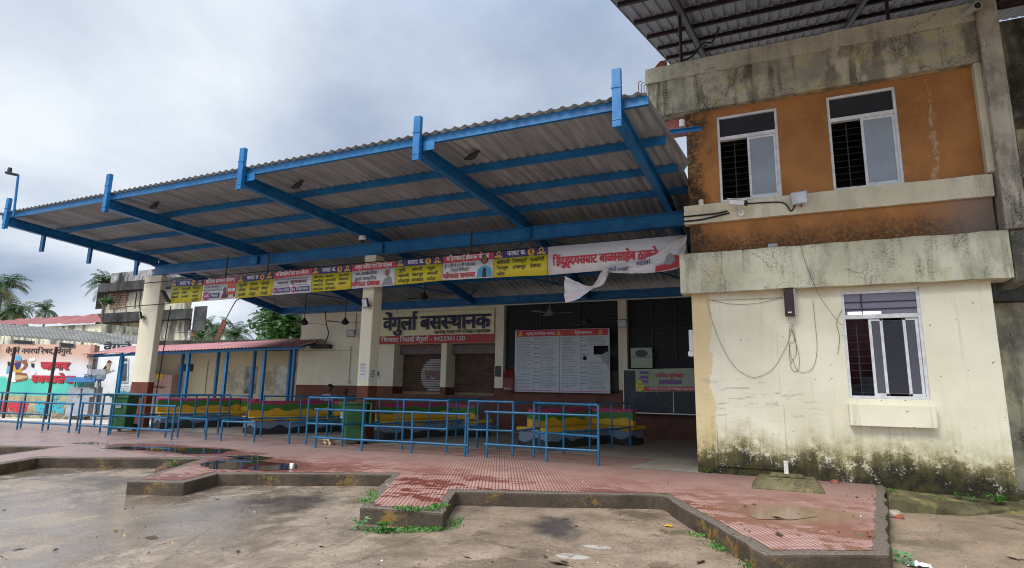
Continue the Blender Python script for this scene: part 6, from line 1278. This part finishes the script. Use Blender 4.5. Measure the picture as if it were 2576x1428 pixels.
x0, x1, za2, zb2 = pr(248, 486, 707, 725, YF - .9); m = MB(); pbox(m, x0, x1, YF - .9, 8, za2, za); m.build('roof_slab', FARSOOT, FB)
xw0, xw1, zc, zd = pr(266, 483, 725, 786); m = MB(); pbox(m, xw0, xw1, YF, 8, zc, za2); m.build('upper_wall', FARWALL, FB)
x0, x1, ze, zf = pr(242, 483, 786, 806, YF - .9); m = MB(); pbox(m, x0, x1, YF - .9, 8, ze, zc); m.build('middle_slab', FARSOOT, FB)
m = MB(); pbox(m, xw0, xw1, YF, 8, 0, ze); m.build('lower_wall', FARWALL, FB)
x0, x1, z0_, z1_ = pr(486, 519, 770, 832, YF - 1.6); m = MB(); pbox(m, x0, x1, YF - 1.6, 3, z0_, z1_); m.build('stair_box', FARSOOT, FB)
x0, x1, z0_, z1_ = pr(478, 500, 830, 860, YF - 1.2); m = MB(); pbox(m, x0, x1, YF - 1.2, 3, z0_ - 2, z1_); m.build('red_sheet', REDSHEET, FB)
x0, x1, z0_, z1_ = pr(279, 306, 733, 776); LT = N('jali_lattice'); v_ = LT.vor(5.5, None, 'DISTANCE_TO_EDGE'); LTM = LT.fin(LT.mix(LT.sm(v_, .05, .09), (.42, .30, .20), (.06, .04, .03)), .9); m = MB(); m.box(x0, x1, YF - .06, YF, z0_, z1_); m.build('lattice_window', LTM, FB)
LV = N('louvre_shutter'); k_ = LV.f('ABSOLUTE', LV.f('SUBTRACT', LV.f('FRACT', LV.f('DIVIDE', LV.z, .22)), .5)); LVM = LV.fin(LV.mix(LV.sm(k_, .25, .4), (.42, .26, .18), (.12, .06, .04)), .8)
for r_ in ((306, 319, 731, 776), (292, 304, 806, 842)): x0, x1, z0_, z1_ = pr(*r_); m = MB(); m.box(x0, x1, YF - .05, YF, z0_, z1_); m.build('louvre_window', LVM, FB)
for u in (341, 352, 302): x0, x1, z0_, z1_ = pr(u, u + 1.8, 735, 775); m = MB(); m.box(x0, x1, YF - .04, YF - .001, z0_, z1_); m.build('drain_pipe', BLACK, FB)
RB = empty('red_roof_building', (at(120, 830, 'Y', 29).x, 29, 0), 'flat building with a crumpled dark red roof sheet behind the asbestos roof', 'building')
a_, b_ = at(-60, 818, 'Y', 29), at(257, 812, 'Y', 29); t0_, t1_ = at(-60, 809, 'Y', 31), at(247, 790, 'Y', 31); m = MB()
m.grid(lambda a, b: tuple(a_.lerp(b_, a).lerp(t0_.lerp(t1_, a), b) + Vector((0, 0, .16 * mnoise.noise(Vector((a * 14, b * 3, 5)))))), 60, 6); m.build('roof_sheet', REDSHEET, RB)
m = MB(); m.box(a_.x, b_.x - .5, 29.3, 36, 0, min(a_.z, b_.z) - .02); m.build('wall', FARWALL, RB)

# ------------------------------------------------------------------ palms and trees
def palm(u, v, Y, fl, nf, label, lean=0., seed=0, dry=2, tz=None):
    rr = random.Random(seed + 11); top = at(u, v, 'Y', Y); t = empty('coconut_palm', (top.x + lean, Y, 0), label, 'palm tree', 'coconut palms beyond the roofs')
    base = Vector((top.x + lean, Y, 0)); m = MB(); P = []
    for k in range(9): f_ = k / 8; p = base.lerp(top, f_); p.x -= lean * .35 * math.sin(f_ * math.pi); P.append(p)
    m.tube(P, [.24 - .1 * k / 8 for k in range(9)], 8); m.build('trunk', BARK, t)
    m = MB(); md = MB()
    for i in range(nf):
        az = i * 2.39996 + rr.uniform(-.2, .2); el = R(rr.choice((70, 50, 35, 15, 0, -25)) + rr.uniform(-10, 10)); L = fl * rr.uniform(.8, 1.1); h = Vector((math.cos(az), math.sin(az), 0)); p = Vector(top); d = h * math.cos(el) + Zv * math.sin(el); tgt = md if i < dry else m; n = 11; side0 = Vector((-h.y, h.x, 0)); pts = [p.copy()]
        for k in range(n): d = (d + Vector((0, 0, -.13 - .012 * k))).normalized(); p = p + d * (L / n); pts.append(p.copy())
        tgt.tube(pts, [.035 * fl / 4 * (1 - k / (n + 1)) + .008 for k in range(n + 1)], 4)
        for k in range(1, n + 1):
            for j in (0, .5):
                q = pts[k - 1].lerp(pts[k], j + .25); dd = (pts[k] - pts[k - 1]).normalized(); ll = L * .26 * math.sin(math.pi * min(1, (k + j) / (n + 1.2)) ** .8) + .12
                for s in (-1, 1):
                    o_ = side0 * s * rr.uniform(.65, .95) + dd * .55 + Vector((0, 0, -rr.uniform(.25, .75))); o_.normalize(); w_ = dd * .035 * fl / 3.5; e_ = q + o_ * ll; mid_ = q + o_ * ll * .5 + Zv * .05
                    tgt.add([q - w_, q + w_, mid_ + w_ * 1.3, e_, mid_ - w_ * 1.3], [(0, 1, 2, 4), (4, 2, 3)])
    m.build('crown', PALM, t)
    if md.v: md.build('dry_fronds', PALMDRY, t)
palm(8, 722, 46, 4.0, 34, 'tallest coconut palm, at the photo edge above the red roof', 1.0, 1, 4)
palm(-30, 712, 50, 4.0, 28, 'coconut palm half out of frame beside the tallest one', .5, 21, 3)
palm(42, 778, 44, 3.2, 30, 'bushy coconut palm lower than the tallest one, above the red roof', -1.0, 2, 4)
palm(22, 800, 44, 3.3, 30, 'leaning coconut palm lowest in the clump above the red roof', .6, 31, 4)
palm(116, 778, 60, 3.1, 26, 'small distant coconut palm standing clear above the red roof', .5, 3, 1)
palm(268, 714, 54, 3.6, 28, 'coconut palm half hidden by the streaked three storey building', .5, 4, 2)
palm(683, 808, 58, 3.5, 26, 'slender coconut palm with a bare trunk above the mossy roof edge', -1.0, 5, 1)
palm(540, 836, 55, 3.3, 24, 'coconut palm behind the rusty plate, nearer the black stair box', .5, 6, 1); palm(592, 842, 52, 3.0, 24, 'coconut palm just beyond the rusty plate', .3, 7, 1); palm(514, 826, 60, 3.0, 22, 'coconut palm peeping out beside the black stair box', .3, 8, 1)
def leafcrown(m, c, rad, n, size, rr, squash=.8):
    cl_ = []
    for k in range(max(6, n // 90)):
        d = Vector((rr.gauss(0, 1), rr.gauss(0, 1), rr.gauss(0, 1))).normalized() * rr.uniform(.35, 1.); cl_.append((Vector((d.x * rad, d.y * rad, d.z * rad * squash)), rr.uniform(.22, .42) * rad))
    for i in range(n):
        o_, r_ = rr.choice(cl_); p = c + o_ + Vector((rr.gauss(0, .5), rr.gauss(0, .5), rr.gauss(0, .45))) * r_; d = Vector((rr.uniform(-1, 1), rr.uniform(-1, 1), rr.uniform(-.8, .5))).normalized(); s = size * rr.uniform(.6, 1.3); w_ = d.orthogonal().normalized() * s * .3; w_.rotate(Matrix.Rotation(rr.uniform(0, 6), 3, d)); m.add([p, p + d * s * .5 + w_, p + d * s, p + d * s * .5 - w_], [(0, 1, 2, 3)])
def tree(u, v, Y, rad, n, size, label, seed):
    rr = random.Random(seed); c = at(u, v, 'Y', Y); t = empty('leafy_tree', (c.x, Y, 0), label, 'tree'); m = MB(); m.tube([(c.x, Y, 0), (c.x + .1, Y, c.z * .5), (c.x, Y, c.z)], [.25, .2, .1], 8)
    for k in range(5): a = k * 1.3; m.tube([(c.x, Y, c.z - rad * .6), (c.x + math.cos(a) * rad * .7, Y + math.sin(a) * rad * .7, c.z + rad * .3)], [.1, .03], 6)
    m.build('trunk', BARK, t); m = MB(); leafcrown(m, c, rad, n, size, rr); m.build('crown', LEAF2, t)
tree(755, 815, 27, 2.3, 5200, .34, 'dense leafy tree at the open end of the hall roof', 3)
tree(505, 858, 30, 1.0, 900, .26, 'bright bush beside the red sheet below the black stair box', 4)
tree(262, 758, 32, .0001 + .7, 300, .25, 'small plant growing from the lattice window wall', 8)

# ------------------------------------------------------------------ concrete stub, stones, small weeds, litter
c = at(1982, 1236, 'Z', PZ); c.z = PZ; t = empty('stub_post', c, 'mossy concrete footing with a cut off white post on the tiles', 'post'); m = MB()
def frus(m, c, a0, b0, a1, b1, z0, z1): m.hexa([(c.x - a0, c.y - b0, z0), (c.x + a0, c.y - b0, z0), (c.x + a0, c.y + b0, z0), (c.x - a0, c.y + b0, z0)], [(c.x - a1, c.y - b1, z1), (c.x + a1, c.y - b1, z1), (c.x + a1, c.y + b1, z1), (c.x - a1, c.y + b1, z1)])
c.y += .28; frus(m, c, .5, .3, .38, .2, PZ, PZ + .17); frus(m, c, .24, .13, .22, .11, PZ + .172, PZ + .215); m.build('footing', MOSSY, t, bevel=.025); m = MB(); m.box(c.x - .03, c.x + .03, c.y - .03, c.y + .03, PZ + .21, PZ + .40); m.build('post', plain('dirty_white_post', (.50, .48, .42), .7, 0, .3, 14), t, bevel=.005)
def stone(u, v, z, r, mat, label, name='stone', cat='stone', sq=.6, group=None, box=None):
    c = at(u, v, 'Z', z); m = MB(); rr = random.Random(int(u * 7 + v)); s0 = rr.uniform(0, 50)
    def f(a, b): th, ph = a * 2 * math.pi, b * math.pi; d = Vector((math.sin(ph) * math.cos(th), math.sin(ph) * math.sin(th), math.cos(ph))); k = 1 + .45 * mnoise.noise(d * 1.6 + Vector((s0, 0, 0))); return (c.x + d.x * r * k, c.y + d.y * r * k * .8, z + r * sq * .55 + d.z * r * k * sq)
    if box: x_, y_, h_ = box; m.box(c.x - x_, c.x + x_, c.y - y_, c.y + y_, z, z + h_); return tag(m.build(name, mat, bevel=.015), label, cat, group)
    m.grid(f, 12, 8); return tag(m.build(name, mat), label, cat, group)
PAINTST = N('flaking_paint_stone'); PM = PAINTST.fin(PAINTST.mix(PAINTST.sm(PAINTST.noise(13, 4, .6), .47, .5), (.50, .40, .24), (.10, .05, .03)), .85)
stone(1296 * .6364, 1118, PZ + .004, .12, PM, 'flaking cream and brown block at the foot of the open green bin', 'concrete_block', 'block', box=(.15, .08, .16))
stone(2247, 1300, 0, .1, STONE, 'tan stone by the ramp slab edge, largest of the pair', 'stone', 'stone'); stone(2262, 1304, 0, .06, BRICK, 'reddish brick bit by the ramp slab edge', 'brick_bit', 'brick'); stone(2468, 1260, .05, .11, BRICK, 'broken brick lump at the wall foot, beyond the ramp', 'brick_bit', 'brick'); stone(2100, 1215, PZ, .06, BRICK, 'half buried brick chip at the wall foot, near the footing', 'brick_bit', 'brick')
for k, (u, v, r_) in enumerate(((410, 1192, .13), (425, 1186, .16), (440, 1180, .12), (398, 1196, .08))): stone(u, v, .05, r_, plain('soil_brown', (.10, .05, .03), .9, 0, .4, 12), 'crumbled soil lump where the second kerb tongue has broken', 'soil_lump', 'rubble', .7, 'crumbled soil lumps at the broken kerb')
m = MB(); c = at(733, 1180, 'Z', PZ); c.z = PZ + .008; m.lathe([(.028, 0), (.036, .09), (.034, .09)], c, 12); tag(m.build('paper_cup', PAPER), 'white paper cup standing in the puddle edge', 'cup')
def rag(u, v, z, r, mat, label, name, cat):
    c = at(u, v, 'Z', z); m = MB(); s0 = u * .1; m.grid(lambda a, b: (c.x + (a - .5) * 2 * r, c.y + (b - .5) * 1.4 * r, z + .012 + r * .5 * abs(mnoise.noise(Vector((a * 3 + s0, b * 3, 1))))), 8, 8); return tag(m.build(name, mat), label, cat)
rag(1682, 1325, 0, .045, V_GOLD, 'crumpled orange wrapper on the wet road of the nearest bay', 'wrapper', 'litter'); rag(1102, 1092 + 4, PZ, .1, PAPER, 'white rag lying on the floor before the second wavy bench', 'rag', 'litter'); rag(2310, 1425, 0, .1, V_W, 'white and red plastic scrap at the foot of the near kerb', 'plastic_scrap', 'litter')
rag(1305, 1090, PZ, .12, PAPER, 'white paper flake beneath the blue railing before the bin', 'paper_flake', 'litter').hide_render = False
m = MB()
for k in range(260):
    u, v = rnd.uniform(0, 2576), rnd.uniform(1240, 1428); p = at(u, v, 'Z', 0.); inside = False
    j = len(OUT) - 1
    for i in range(len(OUT)):
        (xi, yi), (xj, yj) = OUT[i], OUT[j]
        if (yi > p.y) != (yj > p.y) and p.x < (xj - xi) * (p.y - yi) / (yj - yi) + xi: inside = not inside
        j = i
    z = PZ + .006 if inside else .002; k_ = rnd.random(); r_ = rnd.uniform(.006, .016) if k_ < .8 else rnd.uniform(.015, .03); a = rnd.uniform(0, 6.3); mi = rnd.choice((0, 0, 0, 0, 1, 2, 2, 3, 4)); dx, dy = math.cos(a) * r_, math.sin(a) * r_
    if mi == 0 and rnd.random() < .3: dx *= 4; dy *= 4
    m.add([(p.x - dx, p.y - dy, z), (p.x + dy * .4, p.y - dx * .4, z), (p.x + dx, p.y + dy, z + r_ * .4), (p.x - dy * .4, p.y + dx * .4, z + r_ * .8)], [(0, 1, 2, 3)], mi)
tag(m.build('litter', [plain('leaf_bits', (.06, .04, .025), .8), PAPER, STONE, V_GOLD, LEAF]), 'scattered leaf bits, chips and paper scraps on the wet road', 'litter', kind='stuff')
def weed(u, v, z, n, size, label, seed, wide=.45, mat=None, cat='plant'):
    rr = random.Random(seed); c = at(u, v, 'Z', z); m = MB()
    for i in range(n):
        a = rr.uniform(0, 6.28); h = rr.uniform(.25, 1.) * size; st = c + Vector((math.cos(a), math.sin(a), 0)) * rr.uniform(0, .25) * size; tip = st + Vector((math.cos(a) * size * .35, math.sin(a) * size * .35, h)); tip.z = max(tip.z, z + .02)
        m.tube([st, st.lerp(tip, .5) + Zv * size * .08, tip], .004, 4, 0, False)
        for q in range(3):
            b = a + (q - 1) * 1.1 + rr.uniform(-.3, .3); d = Vector((math.cos(b), math.sin(b), rr.uniform(-.25, .5))).normalized(); l = size * rr.uniform(.45, .8); s_ = d.cross(Zv).normalized() * l * wide * .5; up_ = Zv * l * .06
            m.add([tip, tip + d * l * .45 + s_ + up_, tip + d * l - Zv * l * .15, tip + d * l * .45 - s_ + up_, tip + d * l * .5 - up_ * .5], [(0, 1, 4), (1, 2, 4), (2, 3, 4), (3, 0, 4)], 0, False)
    return tag(m.build('weed', mat or LEAF), label, cat, 'weeds growing from cracks')
PALE = mk_leaf('pale_weed_leaf', (.10, .24, .09), (.16, .34, .13))
weed(903, 1330, 0, 8, .12, 'pale broad leaved weed at the outer corner of the narrow kerb tongue', 1, .6, PALE); weed(968, 1338, 0, 13, .11, 'bright bushy weed against the face of the narrow kerb tongue', 2, .55); weed(925, 1336, 0, 5, .06, 'tiny weed between the two bushy ones on the kerb tongue', 3)
weed(2264, 1418, 0, 9, .13, 'broad leaved weed at the foot of the large near kerb', 4, .6, PALE); weed(1453, 1252, .1, 4, .1, 'small weed sprouting from the kerb face of the nearest bay', 5); weed(438, 1172, PZ, 8, .13, 'grassy weed on the broken second kerb tongue', 6, .2)
for k, (u, v, s_, lab) in enumerate(((1778, 1190, .07, 'small weed at the cream wall corner by the tiles'), (1868, 1196, .08, 'low weed along the wall foot beside the tiles'), (2148, 1213, .1, 'spreading weed at the wall foot just above the ramp'), (2340, 1236, .09, 'upright weed on the mossy soil above the ramp middle'), (2418, 1254, .09, 'pair of weed shoots beside the ramp tip'), (2445, 1258, .07, 'thin weed shoot just past the ramp tip'), (2505, 1262, .12, 'bushy bright weed at the far wall corner'))): weed(u, v, PZ if u < 2000 else .1, 7 + (k == 6) * 8, s_, lab, 20 + k, .4)
def cover(pix, z, n, label, dz=0.):
    m = MB(); P = [at(u, v, 'Z', z) for u, v in pix]
    for i in range(n):
        s = rnd.random() * (len(P) - 1); k = min(int(s), len(P) - 2); c = P[k].lerp(P[k + 1], s - k) + Vector((rnd.gauss(0, .05), rnd.gauss(0, .04), rnd.uniform(0, .035) + dz)); d = Vector((rnd.uniform(-1, 1), rnd.uniform(-1, 1), rnd.uniform(.1, 1))).normalized(); l = rnd.uniform(.014, .032); w_ = d.orthogonal().normalized() * l * .45; m.add([c, c + d * l * .5 + w_, c + d * l, c + d * l * .5 - w_], [(0, 1, 2, 3)])
    return tag(m.build('ground_cover', LEAF), label, 'ground cover', kind='stuff')
cover([(930, 1340), (1000, 1339), (1060, 1337), (1115, 1334)], 0, 520, 'creeping weeds along the bottom of the narrow kerb tongue'); cover([(1005, 1282), (1040, 1284), (1090, 1283), (1115, 1273)], PZ, 420, 'creeping weeds on top of the narrow kerb tongue'); cover([(905, 1265), (925, 1262), (945, 1240)], PZ, 160, 'grass tuft at the rear edge of the narrow kerb tongue'); cover([(1143, 1330), (1147, 1318), (1150, 1308)], 0, 120, 'weeds in the inner corner of the narrow kerb tongue')
cover([(1795, 1373), (1830, 1392)], 0, 160, 'weeds at the foot of the long near kerb'); cover([(1880, 1425), (1920, 1432)], 0, 120, 'weeds at the lowest foot of the long near kerb'); cover([(1745, 1348), (1765, 1352)], 0, 60, 'small weeds at the upper foot of the long near kerb'); cover([(2100, 1222), (2200, 1228), (2290, 1244), (2380, 1262)], .12, 500, 'moss and seedlings spread over the soil at the wall foot'); cover([(225, 1035), (250, 1030), (262, 1033)], .0, 300, 'grass strip at the foot of the white building')
